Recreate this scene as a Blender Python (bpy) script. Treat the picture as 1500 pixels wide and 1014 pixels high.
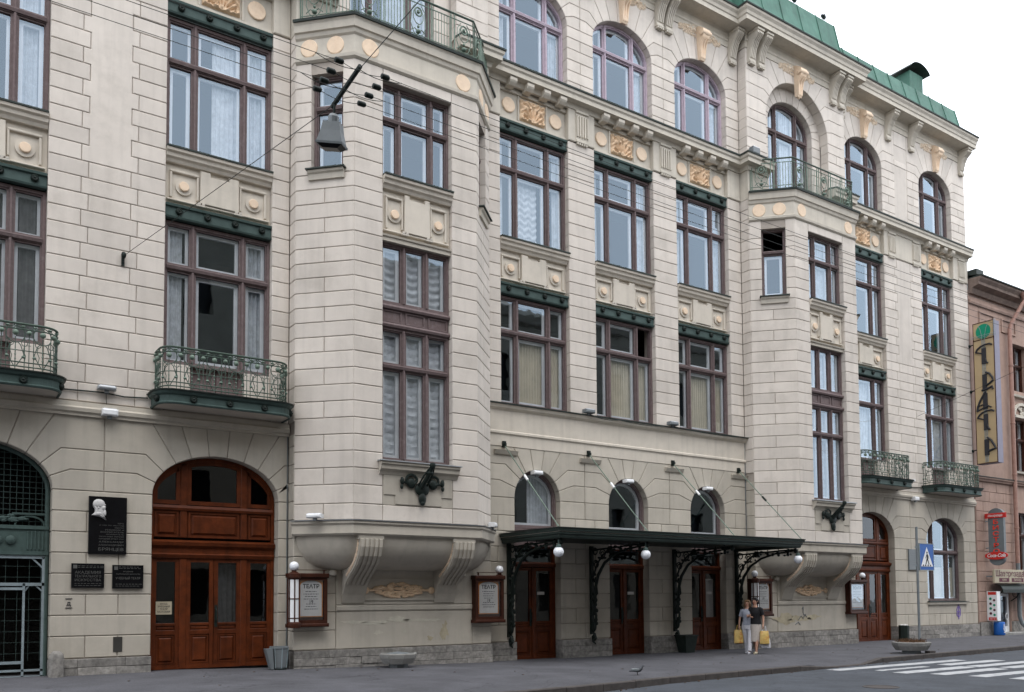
import bpy, bmesh, math, random
from mathutils import Vector, Matrix
from mathutils.geometry import tessellate_polygon
random.seed(7)
R = math.radians
for o in list(bpy.data.objects): bpy.data.objects.remove(o, do_unlink=True)
scene = bpy.context.scene
COL = scene.collection

# ------------------------------------------------------------------ camera
# X runs along the facade, the street lies at -Y, Z is up; facade plane is Y = 0
FPX, YAW, PITCH, ROLL, CY, CAMD, CAMH = 1281.77, 0.592131, 0.049404, -0.00661, 815.30, 19.02, 1.59
cp, sp, cyw, syw = math.cos(PITCH), math.sin(PITCH), math.cos(YAW), math.sin(YAW)
fwd = Vector((syw*cp, cyw*cp, sp)); rgt = Vector((cyw, -syw, 0)); upv = rgt.cross(fwd)
r2 = rgt*math.cos(ROLL) + upv*math.sin(ROLL); u2 = -rgt*math.sin(ROLL) + upv*math.cos(ROLL)
cam = bpy.data.cameras.new('camera'); camo = bpy.data.objects.new('camera', cam); COL.objects.link(camo)
M = Matrix((r2, u2, -fwd)).transposed().to_4x4(); M.translation = Vector((0, -CAMD, CAMH)); camo.matrix_world = M
cam.sensor_fit = 'HORIZONTAL'; cam.sensor_width = 36; cam.lens = FPX/1500*36
cam.shift_y = (CY-507)/1500; cam.clip_start = .1; cam.clip_end = 3000
scene.camera = camo
def project(p):
    q = Vector(p) - Vector((0, -CAMD, CAMH)); z = q.dot(fwd)
    if z < .2: return None
    return 750 + FPX*q.dot(r2)/z, CY - FPX*q.dot(u2)/z

# ------------------------------------------------------------------ overcast sky and sun
SUN_EL, SUN_ROT = R(66), R(200)
w = bpy.data.worlds.new('World'); scene.world = w; w.use_nodes = True
nt = w.node_tree; nt.nodes.clear()
wo = nt.nodes.new('ShaderNodeOutputWorld'); bg = nt.nodes.new('ShaderNodeBackground')
sky = nt.nodes.new('ShaderNodeTexSky'); sky.sky_type = 'NISHITA'; sky.sun_disc = False
sky.sun_elevation = SUN_EL; sky.sun_rotation = SUN_ROT; sky.air_density = 1.0; sky.dust_density = 3.0
mx = nt.nodes.new('ShaderNodeMix'); mx.data_type = 'RGBA'; mx.inputs[0].default_value = .86
nt.links.new(sky.outputs[0], mx.inputs[6]); mx.inputs[7].default_value = (11.6, 12.1, 13.0, 1)   # even cloud layer over the clear sky
nt.links.new(mx.outputs[2], bg.inputs[0]); bg.inputs[1].default_value = 0.15
nt.links.new(bg.outputs[0], wo.inputs[0])
sl = bpy.data.lights.new('sun', 'SUN'); sl.energy = 1.1; sl.angle = R(40); sl.color = (1, .96, .9)
so = bpy.data.objects.new('sun', sl); COL.objects.link(so)
az = R(200); sd = Vector((math.sin(az)*math.cos(SUN_EL), math.cos(az)*math.cos(SUN_EL), math.sin(SUN_EL)))
so.rotation_euler = (-sd).to_track_quat('-Z', 'Y').to_euler(); so.location = (0, -30, 40)
vs = scene.view_settings; vs.view_transform = 'Standard'; vs.look = 'None'; vs.gamma = 1; vs.use_curve_mapping = False
vs.exposure = 0.48
scene.render.engine = 'CYCLES'
scene.cycles.max_bounces = 7; scene.cycles.diffuse_bounces = 4; scene.cycles.transparent_max_bounces = 12
scene.cycles.caustics_reflective = False; scene.cycles.caustics_refractive = False

# ------------------------------------------------------------------ mesh helpers
class MB:
    def __init__(s): s.v = []; s.f = []; s.m = []; s.sm = False
    def add(s, vs, fs, mi=0):
        k = len(s.v); s.v += [tuple(p) for p in vs]
        for f in fs: s.f.append(tuple(i+k for i in f)); s.m.append(mi)
        return s
    def box(s, x0, x1, y0, y1, z0, z1, mi=0):
        return s.add([(x0,y0,z0),(x1,y0,z0),(x1,y1,z0),(x0,y1,z0),(x0,y0,z1),(x1,y0,z1),(x1,y1,z1),(x0,y1,z1)],
              [(0,3,2,1),(4,5,6,7),(0,1,5,4),(1,2,6,5),(2,3,7,6),(3,0,4,7)], mi)
    def bbox(s, x0, x1, y0, y1, z0, z1, b=.01, mi=0):      # box with chamfered front edges (front is -Y)
        return s.block([(x0,z0),(x1,z0),(x1,z1),(x0,z1)], y0, y1, 0, b, mi)
    def prism(s, poly, y0, y1, mi=0):
        n = len(poly)
        if area2(poly) < 0: poly = poly[::-1]
        return s.add([(x,y0,z) for x,z in poly]+[(x,y1,z) for x,z in poly],
              [tuple(range(n)), tuple(range(2*n-1,n-1,-1))]+[(i,i+n,(i+1)%n+n,(i+1)%n) for i in range(n)], mi)
    def block(s, poly, yf, yb, g=.008, b=.012, mi=0):      # proud stone: front face inset by a chamfer
        if area2(poly) < 0: poly = poly[::-1]
        o = inset(poly, g) if g else poly; i_ = inset(o, b); n = len(poly); ym = yf+b*.8
        vs = [(x,yf,z) for x,z in i_]+[(x,ym,z) for x,z in o]+[(x,yb,z) for x,z in o]
        fs = [tuple(range(n))]
        for i in range(n):
            j = (i+1)%n; fs += [(i,i+n,j+n,j),(i+n,i+2*n,j+2*n,j+n)]
        return s.add(vs, fs, mi)
    def ybar(s, prof, x0, x1, mi=0):                       # closed (y,z) profile extruded along x
        n = len(prof)
        return s.add([(x0,y,z) for y,z in prof]+[(x1,y,z) for y,z in prof],
              [tuple(range(n)), tuple(range(2*n-1,n-1,-1))]+[(i,i+n,(i+1)%n+n,(i+1)%n) for i in range(n)], mi)
    def sweep(s, prof, path, mi=0, closed=False):          # profile (out,z) swept along a plan path, mitred; out is to the right of travel
        P = [Vector(p) for p in path]; n = len(P); rings = []
        for i in range(n):
            a = P[i-1] if (i > 0 or closed) else None; c = P[(i+1)%n] if (i < n-1 or closed) else None
            d1 = (P[i]-a).normalized() if a is not None else None; d2 = (c-P[i]).normalized() if c is not None else None
            if d1 is None: d1 = d2
            if d2 is None: d2 = d1
            n1 = Vector((d1.y,-d1.x)); n2 = Vector((d2.y,-d2.x)); m = (n1+n2)
            m = m.normalized() if m.length > 1e-6 else n1
            m /= max(.25, m.dot(n1)); rings.append([(P[i].x+m.x*o, P[i].y+m.y*o, z) for o,z in prof])
        k = len(prof); vs = [p for r in rings for p in r]; fs = []
        for i in range(n if closed else n-1):
            i2 = (i+1)%n
            for j in range(k): fs.append((i*k+j, i2*k+j, i2*k+(j+1)%k, i*k+(j+1)%k))
        if not closed: fs += [tuple(range(k)), tuple(range(n*k-1,(n-1)*k-1,-1))]
        return s.add(vs, fs, mi)
    def tube(s, path, r, n=6, mi=0, closed=False):
        P = [Vector(p) for p in path]; N = len(P); vs = []; fs = []
        rr = r if isinstance(r, (list, tuple)) else [r]*N; ref = None
        for i in range(N):
            if closed: d = P[(i+1)%N]-P[i-1]
            else: d = P[min(i+1,N-1)]-P[max(i-1,0)]
            d = d.normalized() if d.length > 1e-9 else Vector((0,0,1))
            if ref is None: ref = d.orthogonal().normalized()
            a = (ref-d*ref.dot(d)); a = a.normalized() if a.length > 1e-6 else d.orthogonal().normalized(); ref = a; b = d.cross(a)
            for j in range(n):
                t = 2*math.pi*j/n; vs.append(P[i]+(a*math.cos(t)+b*math.sin(t))*rr[i])
        for i in range(N if closed else N-1):
            i2 = (i+1)%N
            for j in range(n): fs.append((i*n+j, i*n+(j+1)%n, i2*n+(j+1)%n, i2*n+j))
        if not closed: fs += [tuple(range(n-1,-1,-1)), tuple(range((N-1)*n, N*n))]
        return s.add(vs, fs, mi)
    def lathe(s, prof, c=(0,0,0), n=12, axis='z', mi=0):   # profile (r,h)
        vs = []; fs = []; k = len(prof)
        for r, h in prof:
            for j in range(n):
                t = 2*math.pi*j/n; a, b = r*math.cos(t), r*math.sin(t)
                vs.append((c[0]+a,c[1]+b,c[2]+h) if axis == 'z' else ((c[0]+a,c[1]+h,c[2]+b) if axis == 'y' else (c[0]+h,c[1]+a,c[2]+b)))
        for i in range(k-1):
            for j in range(n): fs.append((i*n+j, i*n+(j+1)%n, (i+1)*n+(j+1)%n, (i+1)*n+j))
        fs += [tuple(range(n-1,-1,-1)), tuple(range((k-1)*n, k*n))]
        return s.add(vs, fs, mi)
    def ball(s, c, r, n=8, m=6, mi=0):
        rx, ry, rz = r if isinstance(r, (tuple, list)) else (r, r, r)
        vs = [(c[0],c[1],c[2]-rz)]; fs = []
        for i in range(1, m):
            p = math.pi*i/m
            for j in range(n):
                t = 2*math.pi*j/n; vs.append((c[0]+rx*math.sin(p)*math.cos(t), c[1]+ry*math.sin(p)*math.sin(t), c[2]-rz*math.cos(p)))
        vs.append((c[0],c[1],c[2]+rz)); L = len(vs)-1
        for j in range(n): fs += [(0,1+(j+1)%n,1+j), (L, L-n+j, L-n+(j+1)%n)]
        for i in range(m-2):
            for j in range(n): fs.append((1+i*n+j, 1+i*n+(j+1)%n, 1+(i+1)*n+(j+1)%n, 1+(i+1)*n+j))
        return s.add(vs, fs, mi)
    def mesh(s, name, smooth=False, fix=True):
        me = bpy.data.meshes.new(name); me.from_pydata(s.v, [], s.f)
        if any(s.m): me.polygons.foreach_set('material_index', s.m)
        if fix:
            bm = bmesh.new(); bm.from_mesh(me); bmesh.ops.recalc_face_normals(bm, faces=bm.faces); bm.to_mesh(me); bm.free()
        if smooth:
            me.polygons.foreach_set('use_smooth', [True]*len(me.polygons))
            try: me.set_sharp_from_angle(angle=R(45))
            except Exception: pass
        return me
def area2(p): return sum(p[i][0]*p[(i+1)%len(p)][1]-p[(i+1)%len(p)][0]*p[i][1] for i in range(len(p)))
def inset(p, d):
    n = len(p); out = []
    for i in range(n):
        a, b, c = p[i-1], p[i], p[(i+1)%n]
        e1 = (b[0]-a[0], b[1]-a[1]); e2 = (c[0]-b[0], c[1]-b[1])
        l1 = math.hypot(*e1) or 1e-9; l2 = math.hypot(*e2) or 1e-9
        n1 = (-e1[1]/l1, e1[0]/l1); n2 = (-e2[1]/l2, e2[0]/l2)
        mx_, my_ = n1[0]+n2[0], n1[1]+n2[1]; dd = mx_*n1[0]+my_*n1[1]
        if abs(dd) < .25: dd = .25
        out.append((b[0]+mx_*d/dd, b[1]+my_*d/dd))
    return out
def ob(name, mb, mat, parent=None, loc=None, rz=0, smooth=False, fix=True, **props):
    me = mb if isinstance(mb, bpy.types.Mesh) else mb.mesh(name, smooth, fix)
    mats = mat if isinstance(mat, (list, tuple)) else [mat]
    if not me.materials:
        for m in mats: me.materials.append(m)
    o = bpy.data.objects.new(name, me); COL.objects.link(o)
    if loc is not None: o.location = loc
    if rz: o.rotation_euler = (0,0,rz)
    if parent is not None: o.parent = parent
    for k, v in props.items(): o[k] = v
    return o
def thing(name, label, cat, loc=(0,0,0), rz=0, group=None):
    o = bpy.data.objects.new(name, None); COL.objects.link(o); o.location = loc; o.rotation_euler = (0,0,rz)
    o.empty_display_size = .2; o['label'] = label; o['category'] = cat
    if group: o['group'] = group
    return o
def tag(o, label, cat, group=None):
    o['label'] = label; o['category'] = cat
    if group: o['group'] = group
    return o
def copy_tree(o, parent=None):
    c = o.copy(); COL.objects.link(c)
    if parent is not None: c.parent = parent
    for ch in list(o.children): copy_tree(ch, c)
    return c
def circ(cx, cz, r, n=20, a0=0, a1=2*math.pi, rz=None):
    rz = rz or r; return [(cx+r*math.cos(a0+(a1-a0)*i/n), cz+rz*math.sin(a0+(a1-a0)*i/n)) for i in range(n if abs(a1-a0) > 6.28 else n+1)]
def text_mb(s, size, depth=.006, thick=0, align='CENTER', shear=0, spacing=1, sx=1):
    cu = bpy.data.curves.new('t', 'FONT'); cu.body = s; cu.size = size; cu.extrude = depth; cu.offset = thick
    cu.align_x = align; cu.align_y = 'CENTER'; cu.shear = shear; cu.space_character = spacing; cu.resolution_u = 3
    o = bpy.data.objects.new('t', cu); COL.objects.link(o)
    dg = bpy.context.evaluated_depsgraph_get(); me = bpy.data.meshes.new_from_object(o.evaluated_get(dg))
    mb = MB(); mb.add([(v.co.x*sx, -v.co.z, v.co.y) for v in me.vertices], [tuple(p.vertices) for p in me.polygons])
    bpy.data.objects.remove(o, do_unlink=True); bpy.data.meshes.remove(me); bpy.data.curves.remove(cu)
    return mb
def shift(mb, dx=0, dy=0, dz=0):
    mb.v = [(x+dx,y+dy,z+dz) for x,y,z in mb.v]; return mb
def merge(a, b, mi=None):
    k = len(a.v); a.v += b.v
    for f, m in zip(b.f, b.m): a.f.append(tuple(i+k for i in f)); a.m.append(m if mi is None else mi)
    return a
# ------------------------------------------------------------------ materials
def new_mat(name):
    m = bpy.data.materials.new(name); m.use_nodes = True; t = m.node_tree
    return m, t, t.nodes['Principled BSDF']
def sr(r, g, b):
    f = lambda c: ((c/255+.055)/1.055)**2.4 if c > 10 else c/255/12.92
    return (f(r), f(g), f(b))
def mat(name, col, rough=.7, var=.12, scale=3.0, bump=.0, bscale=60, metal=0, streak=0, spec=.3, dirt=None, dirt_amt=0, dirt_scale=.7, isl=.28, crack=0):
    m, t, b = new_mat(name); N = t.nodes.new; L = t.links.new
    b.inputs['Roughness'].default_value = rough; b.inputs['Metallic'].default_value = metal
    b.inputs['Specular IOR Level'].default_value = spec
    geo = N('ShaderNodeNewGeometry')
    n1 = N('ShaderNodeTexNoise'); n1.inputs['Scale'].default_value = scale; n1.inputs['Detail'].default_value = 6; n1.inputs['Roughness'].default_value = .65
    L(geo.outputs['Position'], n1.inputs['Vector'])
    mr = N('ShaderNodeMapRange'); mr.inputs[1].default_value = .3; mr.inputs[2].default_value = .7
    mr.inputs[3].default_value = 1-var; mr.inputs[4].default_value = 1+var*.6; L(n1.outputs['Fac'], mr.inputs[0])
    mul = N('ShaderNodeVectorMath'); mul.operation = 'SCALE'; mul.inputs[0].default_value = col; L(mr.outputs[0], mul.inputs['Scale'])
    out = mul.outputs[0]
    oi = N('ShaderNodeObjectInfo'); rr = N('ShaderNodeMapRange'); rr.inputs[3].default_value = 1-var*isl; rr.inputs[4].default_value = 1+var*isl*.7
    ad = N('ShaderNodeMath'); ad.operation = 'ADD'; fr_ = N('ShaderNodeMath'); fr_.operation = 'FRACT'; L(oi.outputs['Random'], ad.inputs[0]); L(geo.outputs['Random Per Island'], ad.inputs[1]); L(ad.outputs[0], fr_.inputs[0]); L(fr_.outputs[0], rr.inputs[0]); m2 = N('ShaderNodeVectorMath'); m2.operation = 'SCALE'; L(out, m2.inputs[0]); L(rr.outputs[0], m2.inputs['Scale']); out = m2.outputs[0]
    if streak:
        mp = N('ShaderNodeMapping'); mp.inputs['Scale'].default_value = (3.5, 3.5, .25); L(geo.outputs['Position'], mp.inputs[0])
        n2 = N('ShaderNodeTexNoise'); n2.inputs['Scale'].default_value = 1.6; n2.inputs['Detail'].default_value = 5; L(mp.outputs[0], n2.inputs['Vector'])
        r2_ = N('ShaderNodeMapRange'); r2_.inputs[1].default_value = .5; r2_.inputs[2].default_value = .78; r2_.inputs[3].default_value = 1; r2_.inputs[4].default_value = 1-streak; L(n2.outputs['Fac'], r2_.inputs[0])
        m3 = N('ShaderNodeVectorMath'); m3.operation = 'SCALE'; L(out, m3.inputs[0]); L(r2_.outputs[0], m3.inputs['Scale']); out = m3.outputs[0]
    if dirt:
        n3 = N('ShaderNodeTexNoise'); n3.inputs['Scale'].default_value = dirt_scale; n3.inputs['Detail'].default_value = 8; n3.inputs['Roughness'].default_value = .7; L(geo.outputs['Position'], n3.inputs['Vector'])
        r3 = N('ShaderNodeMapRange'); r3.inputs[1].default_value = .52; r3.inputs[2].default_value = .68; r3.inputs[3].default_value = 0; r3.inputs[4].default_value = dirt_amt; L(n3.outputs['Fac'], r3.inputs[0])
        mm = N('ShaderNodeMix'); mm.data_type = 'RGBA'; L(r3.outputs[0], mm.inputs[0]); L(out, mm.inputs[6]); mm.inputs[7].default_value = (*dirt, 1); out = mm.outputs[2]
    if crack:
        n5 = N('ShaderNodeTexNoise'); n5.inputs['Scale'].default_value = 1.2; n5.inputs['Detail'].default_value = 4; L(geo.outputs['Position'], n5.inputs['Vector'])
        wv = N('ShaderNodeVectorMath'); wv.operation = 'MULTIPLY_ADD'; wv.inputs[1].default_value = (.9,.9,.9); L(n5.outputs['Color'], wv.inputs[0]); L(geo.outputs['Position'], wv.inputs[2])
        vo = N('ShaderNodeTexVoronoi'); vo.feature = 'DISTANCE_TO_EDGE'; vo.inputs['Scale'].default_value = .33; L(wv.outputs[0], vo.inputs['Vector'])
        r5 = N('ShaderNodeMapRange'); r5.inputs[1].default_value = 0; r5.inputs[2].default_value = .006; r5.inputs[3].default_value = 1-crack; r5.inputs[4].default_value = 1; L(vo.outputs['Distance'], r5.inputs[0])
        n6 = N('ShaderNodeTexNoise'); n6.inputs['Scale'].default_value = 45; n6.inputs['Detail'].default_value = 3; L(geo.outputs['Position'], n6.inputs['Vector'])
        r6 = N('ShaderNodeMapRange'); r6.inputs[1].default_value = .35; r6.inputs[2].default_value = .7; r6.inputs[3].default_value = .82; r6.inputs[4].default_value = 1.25; L(n6.outputs['Fac'], r6.inputs[0])
        mq = N('ShaderNodeMath'); mq.operation = 'MULTIPLY'; L(r5.outputs[0], mq.inputs[0]); L(r6.outputs[0], mq.inputs[1])
        m5 = N('ShaderNodeVectorMath'); m5.operation = 'SCALE'; L(out, m5.inputs[0]); L(mq.outputs[0], m5.inputs['Scale']); out = m5.outputs[0]
    L(out, b.inputs['Base Color'])
    if bump:
        n4 = N('ShaderNodeTexNoise'); n4.inputs['Scale'].default_value = bscale; n4.inputs['Detail'].default_value = 5; L(geo.outputs['Position'], n4.inputs['Vector'])
        bp = N('ShaderNodeBump'); bp.inputs['Strength'].default_value = bump; bp.inputs['Distance'].default_value = .01; L(n4.outputs['Fac'], bp.inputs['Height']); L(bp.outputs[0], b.inputs['Normal'])
    return m
STUCCO = mat('pale_stucco', (.62,.565,.505), .85, .10, 1.3, .25, 90, streak=.13, dirt=(.41,.37,.32), dirt_amt=.42, dirt_scale=.9, isl=.85)
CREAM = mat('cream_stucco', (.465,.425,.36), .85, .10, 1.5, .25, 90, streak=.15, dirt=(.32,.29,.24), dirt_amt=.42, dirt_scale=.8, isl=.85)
TRIM = mat('trim_stucco', (.55,.505,.43), .85, .10, 2.0, .15, 80, streak=.14, dirt=(.36,.34,.30), dirt_amt=.3)
CORE = mat('joint_mortar', (.38,.335,.29), .95, .15, 5)
SPAN = mat('spandrel_stucco', (.60,.545,.465), .85, .10, 2.0, .15, 80, streak=.14, dirt=(.38,.36,.31), dirt_amt=.35)
SOFFIT = mat('soffit_plaster', (.52,.48,.42), .9, .1, 2)
PEACH = mat('peach_paint', (.78,.61,.45), .75, .10, 6, .1, 60, dirt=(.58,.38,.23), dirt_amt=.3, dirt_scale=7)
PALEPEACH = mat('pale_peach_paint', (.70,.58,.45), .8, .15, 8, .1, 60)
OCHRE = mat('ochre_ornament', (.74,.54,.36), .75, .16, 9, .2, 40, dirt=(.42,.24,.12), dirt_amt=.5, dirt_scale=14)
GRANITE = mat('granite_plinth', (.28,.265,.245), .85, .45, 11, .8, 35, dirt=(.10,.095,.09), dirt_amt=.75, dirt_scale=2.2, isl=.5)
FRAME = mat('window_paint', (.155,.116,.114), .6, .18, 14, .1, 60, spec=.15, dirt=(.24,.20,.20), dirt_amt=.5, dirt_scale=9)
FRAME4 = mat('mauve_window_paint', (.46,.38,.44), .6, .15, 12, .1, 60)
WHITEP = mat('white_sash_paint', (.66,.68,.70), .6, .1, 5)
LACE = mat('lace_curtain', (.54,.57,.60), .9, .3, 7)
BLIND = mat('cream_curtain', (.58,.53,.42), .9, .15, 3)
DARKCLOTH = mat('dark_curtain', (.13,.13,.13), .9, .3, 6)
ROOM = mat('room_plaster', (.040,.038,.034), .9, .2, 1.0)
BEAM = mat('green_beam', (.065,.098,.090), .55, .2, 5, .1, 40, spec=.15, dirt=(.04,.06,.055), dirt_amt=.5, dirt_scale=4)
METALCAP = mat('dark_metal_flashing', (.040,.050,.045), .5, .2, 5, spec=.15)
ZINC = mat('zinc_flashing', (.42,.44,.46), .4, .15, 5, metal=.6)
IRON = mat('black_green_iron', (.014,.021,.018), .5, .3, 8, .1, 40, spec=.18)
PATINA = mat('patina_iron', (.055,.090,.068), .55, .35, 18, .15, 60, spec=.4, dirt=(.03,.04,.035), dirt_amt=.7, dirt_scale=14)
PALEPATINA = mat('pale_patina_iron', (.16,.22,.175), .6, .3, 16, .15, 60, dirt=(.10,.13,.11), dirt_amt=.6, dirt_scale=12)
COPPER = mat('green_roof_sheet', (.060,.145,.11), .6, .25, 1.6, .15, 5, spec=.25, streak=.25, dirt=(.10,.19,.15), dirt_amt=.5, dirt_scale=1.5, isl=.5)
WOOD = mat('varnished_wood', (.105,.024,.0065), .45, .40, 5, .15, 70, spec=.18, streak=.45, dirt=(.075,.02,.008), dirt_amt=.6, dirt_scale=3)
DWOOD = mat('dark_wood', (.050,.016,.009), .45, .3, 5, .1, 60, spec=.18)
BLACK = mat('black_stone', (.006,.006,.007), .25, .2, 5, spec=.15)
GREYMET = mat('grey_metal', (.16,.18,.19), .5, .2, 6, spec=.5, dirt=(.09,.09,.09), dirt_amt=.4, dirt_scale=6)
PALEMET = mat('pale_gate_paint', (.24,.29,.31), .5, .2, 6, spec=.4)
WHITE = mat('white_enamel', (.78,.79,.80), .4, .06, 4)
PAPER = mat('poster_paper', (.60,.58,.56), .8, .08, 8)
INK = mat('poster_ink', (.03,.03,.035), .7, .1, 8)
GREYINK = mat('grey_lettering', (.085,.085,.08), .6, .2, 20)
GOLDINK = mat('orange_frame_print', (.60,.22,.05), .7, .1, 8)
ASPHALT = mat('asphalt', (.064,.071,.083), .85, .30, 1.1, .5, 160, dirt=(.045,.05,.056), dirt_amt=.6, dirt_scale=.35, crack=.45)
PAVE = mat('pavement_asphalt', (.088,.088,.098), .85, .3, .9, .5, 160, dirt=(.062,.062,.068), dirt_amt=.6, dirt_scale=.5, crack=.5)
KERB = mat('kerb_granite', (.075,.066,.062), .85, .35, 5, .4, 60)
PAINT = mat('road_paint', (.43,.44,.45), .7, .12, 5, .3, 120, dirt=(.18,.19,.20), dirt_amt=.85, dirt_scale=4)
CONCRETE = mat('concrete', (.27,.265,.25), .9, .3, 6, .6, 50, dirt=(.12,.12,.115), dirt_amt=.6, dirt_scale=3)
SOIL = mat('dry_soil', (.085,.045,.022), .95, .4, 20, .6, 40)
PINK = mat('pink_stucco', (.38,.265,.215), .9, .2, 1.4, .3, 60, streak=.2, dirt=(.25,.18,.16), dirt_amt=.5, dirt_scale=1.2)
FACING = mat('facing_stucco', (.26,.235,.19), .9, .2, 1.4)
BROWNTRIM = mat('brown_cornice_plaster', (.20,.15,.125), .9, .3, 3, .3, 40, streak=.25)
RUSTPIPE = mat('pink_pipe_paint', (.34,.20,.16), .6, .2, 5)
SIGNY = mat('cream_sign_face', (.44,.33,.19), .5, .05, 3)
SIGNGREEN = mat('sign_green', (.005,.25,.14), .5, .1, 4)
LILAC = mat('lilac_metal', (.20,.19,.25), .5, .1, 4)
RED = mat('red_sign', (.55,.03,.025), .5, .08, 5)
CANOPYGREEN = mat('canopy_green_paint', (.026,.040,.035), .5, .25, 6, spec=.2)
BISTRORED = mat('bistro_red', (.78,.06,.035), .5, .08, 5)
SIGNGREY = mat('grey_sign', (.15,.17,.18), .5, .1, 4)
BLUE = mat('blue_sign', (.012,.10,.38), .45, .06, 5)
BEIGESIGN = mat('beige_sign', (.42,.37,.27), .6, .12, 5)
MAROON = mat('maroon_print', (.10,.02,.035), .6, .1, 5)
MARBLE = mat('white_marble', (.55,.54,.53), .5, .08, 12)
STAIN = mat('ochre_patch', (.46,.405,.29), .9, .35, 3)
PALEPATCH = mat('pale_patch', (.50,.47,.39), .9, .3, 3)
SKIN = mat('skin', (.42,.24,.17), .55, .08, 20)
HAIRD = mat('dark_hair', (.012,.009,.009), .5, .3, 60)
HAIRB = mat('fair_hair', (.20,.12,.06), .5, .3, 60)
CLOTHK = mat('black_knit', (.010,.010,.012), .85, .2, 40)
CLOTHL = mat('linen_cloth', (.40,.36,.33), .85, .15, 20)
CLOTHW = mat('white_cloth', (.52,.52,.56), .85, .12, 20)
DENIM = mat('pale_denim', (.30,.32,.38), .85, .2, 20)
ORANGE = mat('orange_print', (.55,.20,.05), .8, .3, 14)
YBAG = mat('yellow_bag', (.50,.35,.11), .45, .3, 10, dirt=(.40,.05,.01), dirt_amt=.8, dirt_scale=9)
PURPLE = mat('purple_paint', (.20,.14,.42), .8, .2, 10)
FEATHER = mat('grey_feathers', (.07,.075,.085), .7, .4, 30)
GLOBE, t_, b_ = new_mat('opal_glass'); b_.inputs['Base Color'].default_value = (.80,.82,.86,1); b_.inputs['Roughness'].default_value = .25
b_.inputs['Subsurface Weight'].default_value = .3; b_.inputs['Subsurface Radius'].default_value = (.1,.1,.1)
def glass_mat(name, tint, boost, dark=1.0):
    m = bpy.data.materials.new(name); m.use_nodes = True; t = m.node_tree; t.nodes.clear(); N = t.nodes.new; L = t.links.new
    o = N('ShaderNodeOutputMaterial'); g = N('ShaderNodeBsdfGlossy'); g.inputs['Roughness'].default_value = .015; g.inputs['Color'].default_value = (*tint, 1)
    tr = N('ShaderNodeBsdfTransparent'); tr.inputs['Color'].default_value = (.97*dark,.98*dark,.99*dark,1)
    ge = N('ShaderNodeNewGeometry'); dt = N('ShaderNodeVectorMath'); dt.operation = 'DOT_PRODUCT'; L(ge.outputs['Normal'], dt.inputs[0]); L(ge.outputs['Incoming'], dt.inputs[1])
    def mth(op, a, b=None):
        n_ = N('ShaderNodeMath'); n_.operation = op
        for k_, v_ in ((0, a), (1, b)):
            if v_ is None: continue
            if isinstance(v_, (int, float)): n_.inputs[k_].default_value = v_
            else: L(v_, n_.inputs[k_])
        return n_.outputs[0]
    fz = mth('ADD', mth('MULTIPLY', mth('POWER', mth('SUBTRACT', 1.0, mth('ABSOLUTE', dt.outputs['Value'])), 5.0), .957), .043)   # Schlick, same from both sides
    mu = N('ShaderNodeMath'); mu.operation = 'MULTIPLY'; mu.inputs[1].default_value = boost; mu.use_clamp = True; L(fz, mu.inputs[0])
    n = N('ShaderNodeTexNoise'); n.inputs['Scale'].default_value = 1.8; n.inputs['Detail'].default_value = 2
    geo = N('ShaderNodeNewGeometry'); L(geo.outputs['Position'], n.inputs['Vector'])
    bp = N('ShaderNodeBump'); bp.inputs['Strength'].default_value = .10; bp.inputs['Distance'].default_value = .02; L(n.outputs['Fac'], bp.inputs['Height']); L(bp.outputs[0], g.inputs['Normal'])
    mix = N('ShaderNodeMixShader'); L(mu.outputs[0], mix.inputs[0]); L(tr.outputs[0], mix.inputs[1]); L(g.outputs[0], mix.inputs[2]); L(mix.outputs[0], o.inputs[0])
    return m
GLASS = glass_mat('window_glass', (.70,.86,1.0), 3.4)
DGLASS = glass_mat('door_glass', (.85,.9,.95), 1.6, .7)
# plinth: coursed granite look is real geometry; wood grain runs upright
# ------------------------------------------------------------------ ground, road, pavement
def lerp_tab(tab, x):
    if x <= tab[0][0]: return tab[0][1]
    for (a, b), (c, d) in zip(tab, tab[1:]):
        if x <= c: return b+(d-b)*(x-a)/(c-a)
    return tab[-1][1]
KERBY = [(-60,-7.2),(5,-7.0),(10,-6.55),(13,-6.0),(17.5,-5.75),(21,-5.3),(30,-4.75),(120,-4.6)]
ZG = [(-60,.16),(4.5,.17),(6.6,.11),(10.5,.05),(13.5,0),(120,0)]
ROADZ = -.12
def kerb_y(x): return lerp_tab(KERBY, x)
def drop(x): return max(0, min(1, (x-17.4)/.9))*max(0, min(1, (20.9-x)/.6))
def pave_z(x, y):
    z = lerp_tab(ZG, x); k = kerb_y(x); t = max(0, min(1, (k+1.5-y)/1.5)); t = t*t*(3-2*t)
    return z*(1-.6*t) - t*(z*.4+.105)*drop(x)
g = MB().add([(-700,-700,-.35),(900,-700,-.35),(900,700,-.35),(-700,700,-.35)], [(0,1,2,3)])
ob('ground', g, CONCRETE, kind='structure')
g = MB().add([(-80,-16.4,ROADZ),(160,-16.4,ROADZ),(160,-3.5,ROADZ),(-80,-3.5,ROADZ)], [(0,1,2,3)])
road = ob('road', g, ASPHALT, kind='structure')
xs = [-70,-40,-20,-10,-5]+[i*.5 for i in range(-8,61)]+[32,35,40,50,70,110]; mb = MB(); ny = 14
for x in xs:
    k = kerb_y(x)+.13
    for j in range(ny+1):
        t = j/ny; y = k+(.9-k)*(t**1.6); mb.v.append((x, y, pave_z(x, y)))
for i in range(len(xs)-1):
    for j in range(ny): a = i*(ny+1)+j; mb.f.append((a, a+ny+1, a+ny+2, a+1)); mb.m.append(0)
pavement = ob('pavement', mb, PAVE, smooth=True, kind='structure')
x = -8.0
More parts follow.
